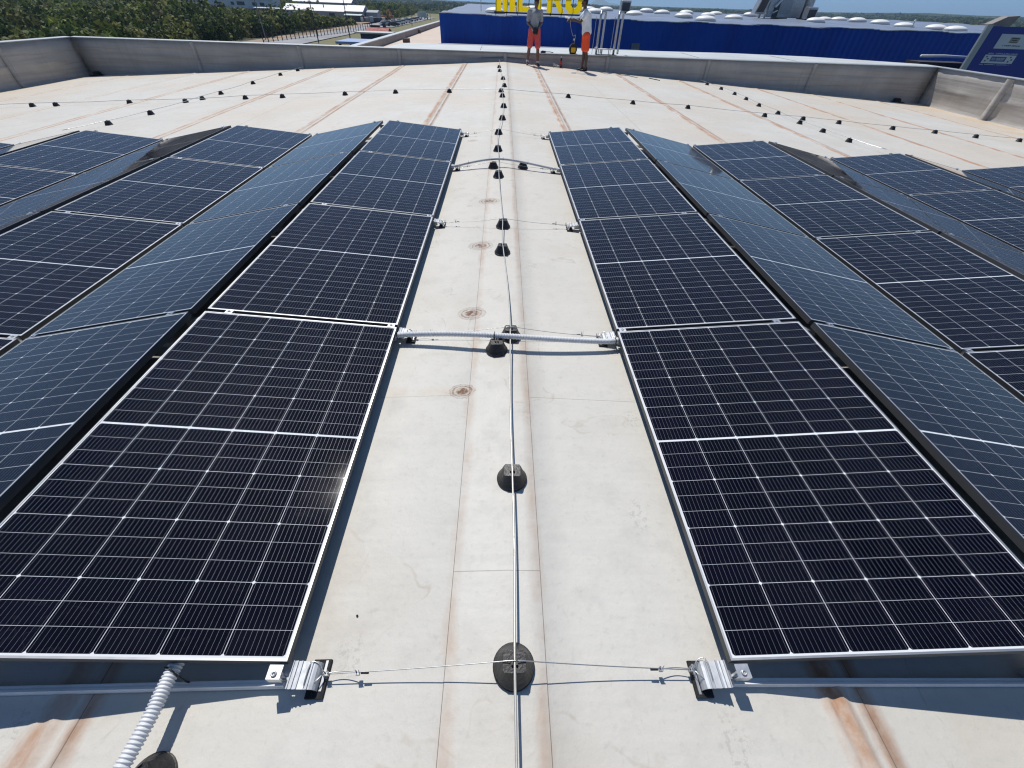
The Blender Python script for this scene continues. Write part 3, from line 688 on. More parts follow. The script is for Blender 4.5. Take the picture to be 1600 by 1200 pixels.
# --- man in the pale T-shirt, side view, reaching out to the left
P2 = V((2.78, 17.72, 0)); g2 = zr(2.78, 17.72)
p2 = empty('person', (P2.x, P2.y, g2), label='man in a pale T-shirt and bright orange shorts reaching forward', cat='person', group='two men at the far wall')
o2 = -V(p2.location)
def L2(x, y, z): return V((x, y, z))
hipz = .98; hl, hr = L2(-.01,.09,hipz), L2(.01,-.08,hipz)
kl, kr = L2(-.01,.10,.53), L2(.05,-.07,.53); al, ar_ = L2(-.01,.12,.095), L2(.09,-.05,.085)
sF, sN = L2(-.10,.19,1.53), L2(-.09,-.17,1.53); eF, eN = L2(-.30,.20,1.32), L2(-.27,-.19,1.30); wF, wN = L2(-.55,.12,1.33), L2(-.52,-.10,1.37)
hc = L2(-.17,0,1.785); f2 = V((-.97,-.12,-.15))
parts = [('c', L2(0,0,1.0), .115, L2(-.02,0,1.2), .115, 1.2), ('c', L2(-.02,0,1.2), .12, L2(-.07,0,1.45), .135, 1.2), ('c', L2(-.09,-.1,1.52), .07, L2(-.09,.11,1.52), .07), ('c', L2(-.10,0,1.53), .056, hc-V((-.01,0,.06)), .052)]
parts += head_parts(hc, f2)
for h_, k_, a_ in ((hl, kl, al), (hr, kr, ar_)):
    parts += [('c', h_, .085, k_, .052), ('c', k_, .051, k_.lerp(a_, .35)+V((.025,0,0)), .056), ('c', k_.lerp(a_, .35)+V((.025,0,0)), .056, a_, .034), ('c', a_, .034, a_+V((-.06,0,-.05)), .034)]
for s_, e_, w_ in ((sF, eF, wF), (sN, eN, wN)): parts += [('c', s_, .053, e_, .040), ('c', e_, .040, w_, .027)]
parts += hand(wF, (-1,-.15,.05), (0,.6,.6), (-.1,-.3,-.8), 1) + hand(wN, (-1,.2,.05), (0,.5,.7), (-.1,.3,-.8), -1)
capsules(parts, .0075, 'body', skin2, p2, 4); eyes(hc, f2, p2)
capsules([('c', L2(0,0,1.05), .140, L2(-.02,0,1.18), .134, 1.2), ('c', L2(-.02,0,1.18), .132, L2(-.07,0,1.44), .150, 1.2), ('c', L2(-.09,-.13,1.525), .072, L2(-.09,.13,1.525), .072), ('c', sF, .068, sF.lerp(eF, .6), .064), ('c', sN, .068, sN.lerp(eN, .6), .064), ('c', L2(-.10,0,1.54), .07, L2(-.115,0,1.60), .062)], .012, 't_shirt', tee2, p2, 3)
capsules([('c', hl+V((0,-.02,-.02)), .122, hl.lerp(kl, .80), .102), ('c', hr+V((0,.02,-.02)), .122, hr.lerp(kr, .80), .104), ('c', L2(0,-.06,.96), .13, L2(0,.06,.96), .13)], .012, 'shorts', sh2, p2, 2)
capsules([('e', hc+V((.018,0,.042)), (.094,.084,.090)), ('e', hc+V((.045,0,-.01)), (.06,.076,.07))], .010, 'hair', hairm, p2, 2)
for a_ in (al, ar_):
    zz_ = zr(a_.x+P2.x, a_.y+P2.y)-g2; shoe((a_.x, a_.y, zz_+.003), (-1,-.15,0), p2)
hp = V((P2.x, P2.y, g2))
m = MB(); q0 = V((0,0,0))
for i in range(3): m.box(-.10+.02*i,-.13+.05*i,.004*i,.06+.02*i,-.02+.05*i,.004*i+.002)
o = m.build('paper_sheets', white, loc=tuple(hp+V((-.70,.0,1.40))), rot=(R(12),R(14),R(10))); tag(o, 'loose white sheets in the hands of the man in orange shorts', 'paper')
bagp = V((2.47, 18.42, ZT+.012))
pts = [hp+V((-.60,-.02,1.37)), hp+V((-.55,.05,1.15)), hp+V((-.42,.2,.9)), V((2.50,18.3,.85)), V((2.49,18.4,.62)), V((2.47,18.42,.52))]
o = MB().tube(smoothpts([tuple(pts[i].lerp(pts[i+1], k/6)) for i in range(5) for k in range(6)]+[tuple(pts[-1])], 4), .004, 6).build('thin_wire', steel, smooth=True)
tag(o, 'thin pale wire hanging from the hands of the man in orange shorts to the bag', 'wire')
bag = empty('tool_bag', tuple(bagp), label='black and yellow tool bag standing on top of the far parapet wall', cat='bag')
m = MB(); m.prism([(-.10,0),(.10,0),(.14,.10),(.12,.20),(.06,.27),(-.06,.27),(-.12,.20),(-.14,.10)], -.08, .10, 'y'); m.build('body', simple('black_fabric', (.02,.02,.02), .8), bag, bevel=.012)
m = MB(); m.prism([(-.07,.03),(.07,.03),(.085,.10),(.075,.17),(-.075,.17),(-.085,.10)], -.095, -.081, 'y'); m.build('front_pocket', simple('yellow_fabric', (.75,.50,.03), .75), bag)
m = MB(); m.tube([(-.06,0,.26),(-.04,0,.34),(.0,0,.37),(.04,0,.34),(.06,0,.26)], .012, 8); m.build('handle', rubber, bag)
m = MB(); m.tube([(0,0,.36),(0,0,.41)], .02, 8); m.build('reel', white, bag)
bt = empty('bottle', (2.04,18.08,zr(2.04,18.08)+.002), label='red-labelled bottle of dark drink standing at the foot of the far wall', cat='bottle')
MB().lathe([(.038,0),(.044,.01),(.044,.14),(.040,.17),(.026,.23),(.014,.27),(.013,.29)], n=16).build('bottle_body', simple('dark_cola', (.03,.01,.008), .15), bt, smooth=True)
MB().lathe([(.0448,.10),(.0452,.102),(.0452,.19),(.0445,.192)], n=16).build('bottle_label', simple('red_label', (.6,.03,.03), .4), bt, smooth=True)
MB().lathe([(.016,.288),(.016,.31),(.014,.312)], n=12).build('cap', white, bt)
pts = [(.13*math.cos(a*.4)*(1+.02*math.sin(a*1.3)), .11*math.sin(a*.4), .006+.0022*a*.35+.05*max(0, math.cos(a*.4+2.5))) for a in range(80)]
o = MB().tube(pts, .004, 6).build('wire_coil', steel, loc=(1.88,17.98,zr(1.88,17.98)+.004), smooth=True); tag(o, 'loose coil of pale wire on the floor beside the red-labelled bottle', 'wire')
pts = [(3.25,17.95,zr(3.25,17.95)+.008),(3.5,18.05,zr(3.5,18)+.04),(3.75,18.2,zr(3.75,18.2)+.12)]
o = MB().tube(pts, .006, 6).build('metal_strip', galv); tag(o, 'thin metal strip leaning on the far wall right of the man in orange shorts', 'strip')
for i, (x, y, a) in enumerate(((4.55,17.5,-.9), (5.3,17.35,-.8))):
    m = MB(); m.box(-.22,-.012,0,.22,.012,.018)
    o = m.build('rail_offcut', dark if i else galv, loc=(x,y,zr(x,y)+.004), rot=(0,SL,a)); tag(o, ['short grey rail offcut lying near the far wall, left one of two', 'short black offcut lying near the far wall, right one of two'][i], 'offcut')
t_ = empty('hand_tool', (1.47,18.38,ZT+.010), label='dark hand tool lying on top of the wall behind the man in the grey T-shirt', cat='tool')
m = MB(); m.prism([(-.16,0),(.02,.0),(.03,.05),(-.10,.06),(-.16,.035)], -.03, .03, 'y'); m.build('body', blackp, t_, bevel=.008)
MB().tube([(.02,0,.025),(.16,0,.03),(.30,0,.012)], .010, 8).build('blade', dark, t_)
lad = empty('roof_ladder', (3.66,18.55,ZT), label='top rails of a grey metal ladder rising above the far parapet wall', cat='ladder')
for x in (-.33, .30):
    m = MB(); m.tube(smoothpts([(x,-.05,-.2),(x,-.05,1.05),(x,0,1.14),(x+.02,.15,1.17),(x+.12,.40,1.12),(x+.13,.42,1.0),(x+.13,.42,-.6)][:0]+[tuple(V(a).lerp(V(b), k/5)) for a, b in (((x,-.03,-.0),(x,-.03,1.06)), ((x,-.03,1.06),(x+.04,.12,1.16)), ((x+.04,.12,1.16),(x+.25,.42,1.12)), ((x+.25,.42,1.12),(x+.25,.45,.95)), ((x+.25,.45,.95),(x+.25,.45,-.0))) for k in range(6)], 1), .038, 10); m.build('handrail', galv, lad, smooth=True)
for x in (-.46, .20): MB().tube([(x,.1,-.1),(x+.01,.1,1.02)], .008, 6).build('rod', galv, lad)
m = MB(); m.box(-.30,-.16,.15,.30,.02,.175); m.build('step', white, lad)
m = MB()
for x in (-.27,-.14,.10,.26): m.box(x-.010,-.14,.012,x+.010,-.12,.15)
m.box(-.36,-.14,.012,.36,-.12,.022); m.build('step_frame', dark, lad)
MB().lathe([(.05,.15),(.055,.17),(.05,.21),(.02,.22)], (-.36,-.08,0), 12).build('end_cap', white, lad)

# ---------------------------------------------------------------- neighbouring roof strip, lower roof, blue store
GZ = -8.0
stripm = simple('pale_membrane', (.60,.63,.62), .55, 0, .10, .8, .3, 6, world=True)
greystrip = simple('grey_upstand', (.22,.24,.26), .6, 0, .12, .8, world=True)
peach = simple('dusty_peach_membrane', (.62,.50,.39), .7, 0, .14, .35, c2=(.56,.47,.39), world=True)
bs = empty('flat_roof_strip', (-4.4,18.55,0), label='broad pale roof strip just beyond the far parapet wall', cat='roof')
off = -V(bs.location)
poly = [(-4.45,18.5),(16.9,18.5),(16.9,20.0),(14.2,21.4),(13.0,21.9),(9.6,22.3),(6.2,21.9),(1.2,21.6),(-3.0,21.6),(-3.95,21.7),(-4.2,21.1),(-4.36,19.8)]
m = MB(); m.prism([(x+off.x, y+off.y) for x, y in poly], -1.2, .255, 'z'); m.build('slab', stripm, bs, bevel=.03)
m = MB(); m.prism([(x+off.x, y+off.y) for x, y in [(-2.9,21.62),(6.0,21.95),(5.9,22.5),(-2.6,22.5)]], -1.2, .235, 'z'); m.build('upstand', greystrip, bs)
m = MB()
for x in (-.9, 3.2, 7.4, 11.2): m.box(x+off.x, -.02, .256, x+.02+off.x, 2.9, .262)
m.build('joint', greystrip, bs)
lr = empty('lower_roof', (-8.5,60,-.9), label='dusty peach-coloured lower roof with a raised edge, left of the blue store', cat='roof')
m = MB(); m.box(0,-38,-7.1,14,28,0); m.build('slab', peach, lr)
m = MB(); m.box(-.35,-38,-7.1,-.001,28,.38); m.build('parapet', simple('lower_parapet', (.30,.28,.27), .7, 0, .1, .5), lr)
m = MB(); m.box(-.40,-38,.381,.03,28,.43); m.build('coping', capm, lr)
m = MB()
for x, y in ((.95,-18.9),(-.05,-6.4)): m.box(x-.24,y-.24,.0,x+.24,y+.24,.26)
m.build('roof_box', simple('brown_box', (.16,.11,.08), .7), lr)
# blue store
bluem = (lambda t: (t.set(Base_Color=t.mix(t.math('MULTIPLY', t.ramp(t.math('ABSOLUTE', t.math('SUBTRACT', t.math('FRACT', t.math('MULTIPLY', t.n('ShaderNodeSeparateXYZ').outputs[0], .16667)), .5)), .0, .004, 1, 0), .6), t.mix(t.ramp(t.noise(t.scalevec(t.pos(), (1,1,.3)), .6, 4), .35, .65), (.003,.066,.40), (.002,.050,.32)), (.001,.02,.12)), Roughness=.5, Specular_IOR_Level=.2), t.m)[1])(NT('blue_cladding'))
_nt = bluem.node_tree; _sp = [n for n in _nt.nodes if n.bl_idname == 'ShaderNodeSeparateXYZ'][0]; _nt.links.new(_nt.nodes.new('ShaderNodeNewGeometry').outputs['Position'], _sp.inputs[0])
st = empty('blue_store_building', (-4.85,41,GZ), label='long blue-clad store building with a pale wavy roof dotted with domes', cat='building')
m = MB(); nx = 0; W_ = 64
zt = lambda x: .90+.028*math.sin(x*1.05)+.020*math.sin(x*2.3+1)
xs_ = np.arange(0, W_+.01, .12)
vs = []; fs = []
for i, x in enumerate(xs_):
    yy = -.03 if (i//2) % 2 else 0
    vs += [(x, yy, 0), (x, yy, zt(x)-GZ)]
fs = [(2*i, 2*i+2, 2*i+3, 2*i+1) for i in range(len(xs_)-1)]
m.add(vs, fs); m.add([(0,0,0),(0,0,8.9),(0,75,8.9),(0,75,0)], [(0,1,2,3)]); m.add([(W_,0,0),(W_,0,8.9),(W_,75,8.9),(W_,75,0)], [(0,3,2,1)]); m.add([(0,75,0),(0,75,8.9),(W_,75,8.9),(W_,75,0)], [(0,1,2,3)])
m.build('wall', bluem, st)
def sroof(x, y): return .90+.0115*min(y, 34)-.0115*max(0, y-40)+.05*math.sin(x*1.1+y*.5)*math.sin(y*.9+x*.23)+.04*math.sin(x*.5-y*1.3)
rm_ = simple('store_roof_membrane', (.27,.31,.40), .34, 0, .15, .25, .2, 1.5, world=True)
gx = np.arange(0, W_+.1, .5); gy = np.concatenate([[0], np.arange(.6, 75.1, .9)])
vs = [(x, y-.02, (zt(x) if j == 0 else sroof(x, y))-GZ+(.0 if j else .0)) for j, y in enumerate(gy) for x in gx]; n_ = len(gx)
fs = [(j*n_+i, j*n_+i+1, (j+1)*n_+i+1, (j+1)*n_+i) for j in range(len(gy)-1) for i in range(n_-1)]
MB().add(vs, fs).build('roof', rm_, st, smooth=True)
m = MB(); 
for i in range(0, int(W_*2)):
    x = i*.5; m.box(x, -.07, zt(x)-GZ-.035, x+.5, .03, zt(x)-GZ+.006)
m.build('roof_edge', capm, st)
m = MB(); m.box(14.9,-.06,7.15,15.55,-.034,7.55); m.build('vent_grille', simple('vent_grey', (.12,.15,.2), .5), st)
DOMES = [(12.3,65.87),(12.85,53.57),(17.61,67.41),(17.89,61.51),(22.2,66.26),(17.36,52.29),(23.71,62.96),(16.29,43.48),(26.49,67.96),(22.24,52.24),(30.53,67.13),(31.67,62.13),(30.47,52.43),(37.44,62.84),(38.83,62.34),(37.48,56.83),(37.1,52.7),(36.39,48.35),(37.06,45.41),(37.68,44.02),(-.72,45.13),(3.13,59.83),(3.9,54.84),(8.15,58.08),(10.21,65.77),(8.97,53.88)]
dp = empty('skylight_dome'); domem = simple('opal_acrylic', (.88,.87,.84), .5, 0, .04, 1)
prof = [(.78*math.cos(a), .05+.25*math.sin(a)) for a in np.linspace(0, 1.5, 9)]
MB().lathe(prof, n=20).build('dome', domem, dp, smooth=True); MB().lathe([(.84,-.14),(.84,.03),(.79,.04)], n=20).build('upstand', capm, dp)
order = sorted(range(len(DOMES)), key=lambda i: DOMES[i][0]/ (DOMES[i][1]+.34))
for r_k, i in enumerate(order):
    x, y = DOMES[i]; o = dp if r_k == 0 else copy_tree(dp)
    o.location = (x, y, sroof(x+4.85, y-41)+.06); s_ = 1 if y < 50 else 1.05; o.scale = (s_, s_, s_)
    n_ = r_k+1; suf = {1:'st',2:'nd',3:'rd'}.get(n_ if n_ < 4 else n_ % 10 if n_ > 20 else 0, 'th')
    tag(o, f'pale skylight dome on the blue store roof, {n_}{suf} counted from the left', 'skylight', 'skylight domes on the blue store roof')
# rooftop machinery
louv = simple('louvre_dark', (.05,.055,.06), .5)
hv = empty('air_handling_unit', (30.6,60,1.12), label='large grey air handling unit with ducts on the blue store roof', cat='ventilation unit', group='ventilation units on the store roof')
m = MB(); m.box(-1.5,0,.1,2.3,2.4,2.35); m.build('housing', galv, hv, bevel=.03)
m = MB(); m.box(-.4,-.03,.45,1.0,-.005,1.6); m.build('access_door', simple('door_grey', (.36,.38,.39), .5), hv)
m = MB(); m.prism([(-.9,.15),(-.35,.15),(-.35,1.5),(-.9,1.1)], -.06, -.004, 'y'); m.build('louvre', louv, hv)
m = MB(); m.prism([(-1.0,1.0),(-.5,1.55),(-.42,1.5),(-.9,.92)], -.4, -.07, 'y'); m.prism([(-1.05,.5),(-.6,.72),(-.55,.66),(-1.0,.44)], -.35, -.07, 'y'); m.build('hood', white, hv)
m = MB(); m.prism([(-3.0,.35),(-1.9,.35),(-1.55,1.65),(-2.6,1.65)], -.2, .8, 'y'); m.build('intake_box', galv, hv, bevel=.02)
m = MB(); m.prism([(-2.85,.5),(-2.05,.5),(-1.8,1.5),(-2.55,1.5)], -.23, -.205, 'y'); m.build('intake_grille', simple('brown_grille', (.09,.07,.06), .6), hv)
m = MB(); m.box(-2.3,0,0,-2.15,.15,.35); m.box(-1.7,0,0,-1.55,.15,.35); m.build('frame', galv, hv)
m = MB(); m.tube([(3.2,1,0),(3.2,1,1.7),(3.1,1,2.1),(2.7,1,2.3),(2.2,1,2.35)], .62, 18); m.build('duct', galv, hv, smooth=True)
for i, (x, y, lab) in enumerate(((12.9+.45,60,'small grey ventilation cowl with a dark opening, left of the large unit'), (33.0,58,'small grey ventilation cowl in front of the large air handling unit'))):
    c = empty('ventilation_cowl', (x, y, 1.05), label=lab, cat='ventilation unit', group='ventilation units on the store roof')
    m = MB(); m.prism([(-.1,0),(1.0,0),(1.0,.95),(.85,1.12),(-.1,1.12),(-.3,.85)], -.4, .4, 'x') if False else m.box(-.52,0,.15,.52,.9,1.0)
    m.prism([(0,1.0),(.9,1.0),(.75,1.13),(.15,1.13)], -.52, .52, 'x'); m.build('housing', galv, c, bevel=.03)
    m = MB(); m.box(-.42,-.02,.25,.42,-.002,.92); m.build('opening', louv, c)
    m = MB(); m.box(-.45,.1,-.1,.45,.8,.15); m.build('base', dark, c)
for x, y, h_, lab in ((1.0,43,.45,'small roof mast on the store roof left of the yellow sign'), (-1.9,46,.8,'thin dark mast on the store roof near its left corner'), (35.4,46,.55,'small mast between the domes at the right of the store roof')):
    o = empty('roof_mast', (x, y, .9), label=lab, cat='mast', group='thin masts on the store roof')
    MB().tube([(0,0,0),(0,0,h_)], .03, 6).build('pole', galv, o); MB().lathe([(.08,h_-.05),(.10,h_),(.05,h_+.08)], n=8).build('head', white, o)
# yellow sign letters
yel = (lambda t: (t.set(Base_Color=(.92,.74,.02,1), Roughness=.45), t.m)[1])(NT('yellow_acrylic'))
tr = yel.node_tree; pb = tr.nodes['Principled BSDF']; tl = tr.nodes.new('ShaderNodeBsdfTranslucent'); tl.inputs[0].default_value = (1,.86,.03,1); mx = tr.nodes.new('ShaderNodeMixShader'); mx.inputs[0].default_value = .68
tr.links.new(pb.outputs[0], mx.inputs[1]); tr.links.new(tl.outputs[0], mx.inputs[2]); tr.links.new(mx.outputs[0], tr.nodes['Material Output'].inputs[0])
sg = empty('rooftop_sign', (-.62,40.85,1.12), label='tall yellow rooftop letters standing along the edge of the blue store', cat='sign')
H_ = 1.72
def letter(name, polys, x):
    m = MB()
    for p in polys: m.prism([(x+a, b) for a, b in p], 0, .006, 'y')
    o = m.build(name, yel, sg); 
    m = MB()
    for p in polys:
        c_ = (sum(a for a, b in p)/len(p), sum(b for a, b in p)/len(p))
        m.prism([(x+a+(c_[0]-a)*.04, b+(c_[1]-b)*.03) for a, b in p], .0065, .05, 'y')
    return o
q_ = .40
letter('letter', [[(0,0),(q_,0),(q_,H_),(0,H_)], [(1.42-q_,0),(1.42,0),(1.42,H_),(1.42-q_,H_)], [(q_,H_),(q_,H_-.55),(.71-.14,0),(.71,0),(.71,.62)], [(1.42-q_,H_),(.71,.62),(.71,0),(.71+.14,0),(1.42-q_,H_-.55)]], .02)
letter('letter', [[(0,0),(q_,0),(q_,H_),(0,H_)], [(q_,0),(.98,0),(.98,.30),(q_,.30)], [(q_,.72),(.88,.72),(.88,1.02),(q_,1.02)], [(q_,H_-.3),(.98,H_-.3),(.98,H_),(q_,H_)]], 1.60)
letter('letter', [[(.35,0),(.75,0),(.75,H_-.3),(.35,H_-.3)], [(0,H_-.3),(1.1,H_-.3),(1.1,H_),(0,H_)]], 2.66)
letter('letter', [[(0,0),(q_,0),(q_,H_),(0,H_)], [(q_,H_-.28),(.85,H_-.28),(1.0,H_-.4),(1.2,H_-.2),(.95,H_),(q_,H_)], [(1.0,H_-.4),(1.0,.95),(1.25,.85),(1.25,H_-.3),(1.2,H_-.2)], [(q_,.66),(.95,.66),(1.25,.85),(1.0,.95),(q_,.95)], [(.5,.66),(.92,.66),(1.36,0),(.93,0)]], 3.82)
def ring(w_, h_, t_, c_):
    o_ = [(c_,0),(w_-c_,0),(w_,c_),(w_,h_-c_),(w_-c_,h_),(c_,h_),(0,h_-c_),(0,c_)]; ci = c_*.55
    i_ = [(t_+ci,.3),(w_-t_-ci,.3),(w_-t_,.3+ci),(w_-t_,h_-.3-ci),(w_-t_-ci,h_-.3),(t_+ci,h_-.3),(t_,h_-.3-ci),(t_,.3+ci)]
    return [[o_[k], o_[(k+1) % 8], i_[(k+1) % 8], i_[k]] for k in range(8)]
letter('letter', ring(1.28, H_, .40, .3), 5.20)
m = MB(); m.box(-.1,.10,-.12,6.6,.16,-.03); m.box(-.1,.10,.9,6.6,.14,.96)
for x in np.arange(0, 6.6, .82): m.box(x,.10,-.25,x+.05,.15,H_-.1)
m.build('support_frame', dark, sg)

# right-hand blue sign panel
sb = empty('advertising_panel', (22.28,24,GZ), label='blue advertising panel with two white boxes of small print, beyond the right wall corner', cat='sign')
def SZ(z): return z-GZ
m = MB(); m.box(0,0,0,9,.06,SZ(1.43)); m.build('panel', (lambda t: (t.set(Base_Color=(.003,.026,.26,1), Roughness=.55), t.m)[1])(NT('sign_blue')), sb)
m = MB(); m.box(-.27,-.04,6.5,-.002,.06,SZ(1.47)); m.build('edge_post', simple('edge_grey', (.42,.44,.44), .5, 0, .06, 1), sb)
m = MB(); m.prism([(-.27,SZ(1.471)),(0,SZ(1.50)),(.55,SZ(1.76)),(1.1,SZ(1.80)),(.9,SZ(1.445)),(0,SZ(1.445))], .1, .5, 'y'); m.build('top_trim', simple('trim_taupe', (.28,.25,.23), .6, 0, .25, 1.2), sb)
wb = simple('sign_pale', (.62,.64,.68), .5, 0, .03, 1); nb = simple('sign_navy', (.02,.03,.10), .5); yb_ = simple('sign_olive', (.35,.33,.18), .5)
m = MB(); m.box(.68,-.012,SZ(.66),2.25,-.001,SZ(1.18)); m.build('white_box', wb, sb, bevel=.0)
m = MB(); m.box(1.22,-.018,SZ(.87),1.66,-.0125,SZ(1.07)); e_ = m.build('emblem', yb_, sb)
m = MB(); m.box(1.28,-.022,SZ(1.02),1.62,-.0185,SZ(1.05)); m.box(1.28,-.022,SZ(.89),1.60,-.0185,SZ(.91)); m.box(1.33,-.022,SZ(.95),1.56,-.0185,SZ(.98)); m.build('emblem_detail', nb, sb)
def smalltext(x0, x1, z0, z1, mt, nm, depth):
    m = MB(); x = x0; rr = random.Random(int(x0*100+z0*10))
    while x < x1:
        w2 = rr.uniform(.025, .05); k = rr.random()
        if k > .12:
            m.box(x, -depth-.003, SZ(z0), x+.010, -depth, SZ(z1)); m.box(x+.010, -depth-.003, SZ(z1-.012 if k > .5 else z0), x+w2, -depth, SZ(z1 if k > .5 else z0+.012))
            if k > .3: m.box(x+w2-.010, -depth-.0055, SZ(z0), x+w2, -depth-.0031, SZ(z1))
        x += w2+.014
    return m.build(nm, mt, sb)
smalltext(1.02, 1.85, .75, .795, nb, 'small_print', .0125)
smalltext(.62, 2.05, .455, .50, wb, 'small_print', .001)
smalltext(.50, 1.95, .055, .085, wb, 'small_print', .001)
m = MB(); m.box(.52,-.012,SZ(.12),2.05,-.001,SZ(.43)); m.build('white_box', wb, sb)
m = MB(); m.box(.88,-.018,SZ(.19),1.62,-.0125,SZ(.37)); m.build('blue_plate', simple('plate_blue', (.05,.10,.32), .5), sb)
smalltext(.94, 1.55, .235, .325, wb, 'small_print', .0185)
m = MB()
for x, z in ((.60,.33),(.70,.26),(.62,.18),(1.78,.33),(1.88,.24),(1.76,.17)): m.box(x,-.018,SZ(z),x+.07,-.0125,SZ(z+.05))
m.build('pictogram', nb, sb)
pp_ = empty('white_pipe', (21.2,25.8,.18), label='white pipe lying behind the right wall corner, left of the blue panel', cat='pipe')
MB().tube([(0,0,.02),(1.2,0,.05),(2.6,0,.02)], .06, 10).build('pipe', white, pp_, smooth=True)
MB().box(.3,.2,-8.1,3.0,1.2,-.22).build('plinth', simple('plinth_dark', (.04,.035,.04), .8), pp_)

# ---------------------------------------------------------------- ground and far hills
def terrain():
    az = np.radians(np.arange(-75, 75.01, .5))
    rr = np.concatenate([[4, 30, 80], np.geomspace(140, 520, 26), np.geomspace(560, 7000, 60), [8200, 9800]])
    A = np.array([-75,-45,-40.3,-23.3,-14.4,-9.5,-6.3,-4.4,-1.1,8.4,14.3,20,24.7,30,33,36,38,41,43.3,50,75]); 
    Hh = np.array([1.4,1.3,1.2,.7,.3,.1,.01,0,-.03,.08,.13,.16,.18,.17,.22,.30,.34,.30,.31,.3,.3])
    verts = []
    for r in rr:
        e = np.tan(np.radians(np.interp(np.degrees(az), A, Hh)))*3600+9.6
        f = np.clip((r-500)/3100, 0, 1); f = f*f*(3-2*f)
        n = np.sin(az*38+r*.004)*.35+np.sin(az*91+r*.0021+2)*.2+np.sin(az*17-r*.003)*.5
        h = GZ-.02+f*(e+n*5*np.clip(1-f, 0, 1)*2)+np.clip((r-500)/900, 0, 1)*np.clip(1-f,0,1)*(n*4-2)
        if r > 3700: h = h-(r-3700)*.012
        h = h+np.sin(az*157+r*.013)*.9*np.clip((r-600)/900, 0, 1)
        for a_, z_ in zip(az, h): verts.append((r*math.sin(a_), r*math.cos(a_), z_))
    n_ = len(az); fs = [(j*n_+i, j*n_+i+1, (j+1)*n_+i+1, (j+1)*n_+i) for j in range(len(rr)-1) for i in range(n_-1)]
    t = NT('terrain'); P = t.pos(); 
    n1 = t.noise(P, .006, 6, .65); n2 = t.noise(P, .05, 5, .65); n3 = t.noise(P, .22, 4, .7); n5 = t.noise(P, .0016, 4, .6)
    c = t.mix(t.ramp(n2, .35, .65), (.035,.060,.018), (.085,.105,.035)); c = t.mix(t.ramp(n3, .45, .62), c, (.020,.036,.012))
    c = t.mix(t.math('MULTIPLY', t.ramp(n1, .56, .66), .5), c, (.19,.17,.09))
    c = t.mix(t.math('MULTIPLY', t.ramp(n5, .60, .66), .5), c, (.26,.24,.16))
    t.set(Base_Color=c, Roughness=.95, Specular_IOR_Level=.1); t.bump(t.math('ADD', n3, n2), 1.0, 6.0)
    o = MB().add(verts, fs).build('ground', t.m, smooth=True); tag(o, kind='structure')
terrain()
vs = []; n_ = 40
for i in range(n_+1):
    a_ = R(7.3+6.4*i/n_); f = i/n_; h = 150*math.exp(-((f-.40)/.16)**2)+50*math.exp(-((f-.68)/.16)**2)+12*math.sin(f*22)*math.sin(math.pi*f)
    for d_, k in ((7400, 0), (7900, .7), (8200, 1), (8900, 0)): vs.append((d_*math.sin(a_), d_*math.cos(a_), -40+k*(h*.55+38)))
fs = [(i*4+k, i*4+k+1, (i+1)*4+k+1, (i+1)*4+k) for i in range(n_) for k in range(3)]
o = MB().add(vs, fs).build('mountain', simple('mountain_rock', (.12,.14,.12), .9, 0, .2, .001, world=True), smooth=True); tag(o, kind='structure')
# verges, road, yard
def sheet(name, poly, z, mt):
    o = MB().add([(x, y, z) for x, y in poly], [tuple(range(len(poly)))]).build(name, mt); return tag(o, kind='structure')
asph = simple('worn_asphalt', (.33,.33,.34), .85, 0, .12, .12, .3, 2, world=True); dirt = simple('dry_dirt', (.36,.27,.19), .95, 0, .16, .2, .3, 1, world=True)
verge = simple('dry_grass', (.13,.14,.055), .95, 0, .3, .25, .6, 2, c2=(.24,.20,.10), world=True)
sheet('verge', [(-110,60),(-5,60),(-5,520),(-110,520)], GZ+.15, verge)
sheet('scrub_floor', [(-260,60),(-69,60),(-69,258),(-260,258)], GZ+.22, simple('scrub_floor_soil', (.045,.055,.022), .95, 0, .3, .3, .6, 2, c2=(.10,.09,.045), world=True))
sheet('dirt_track', [(-67.5,60),(-62.5,60),(-62.5,215),(-64,300),(-68.5,300),(-68.5,215)], GZ+.30, dirt)
sheet('road', [(-62.4,60),(-52.3,60),(-52.3,215),(-57.2,240),(-58.5,300),(-59.5,420),(-65,420),(-65,300),(-62.4,215)], GZ+.32, asph)
sheet('side_road', [(-52.2,196),(-20,188),(-20,196),(-52.2,206)], GZ+.33, asph)
sheet('yard', [(-120,262),(-64.5,262),(-64.5,345),(-120,345)], GZ+.30, dirt)
sheet('car_park', [(-57.3,236),(-48.6,236),(-48.6,395),(-58.9,395)], GZ+.36, asph)
sheet('bare_field', [(-48,430),(-30,430),(-30,500),(-52,500)], GZ+.35, dirt)

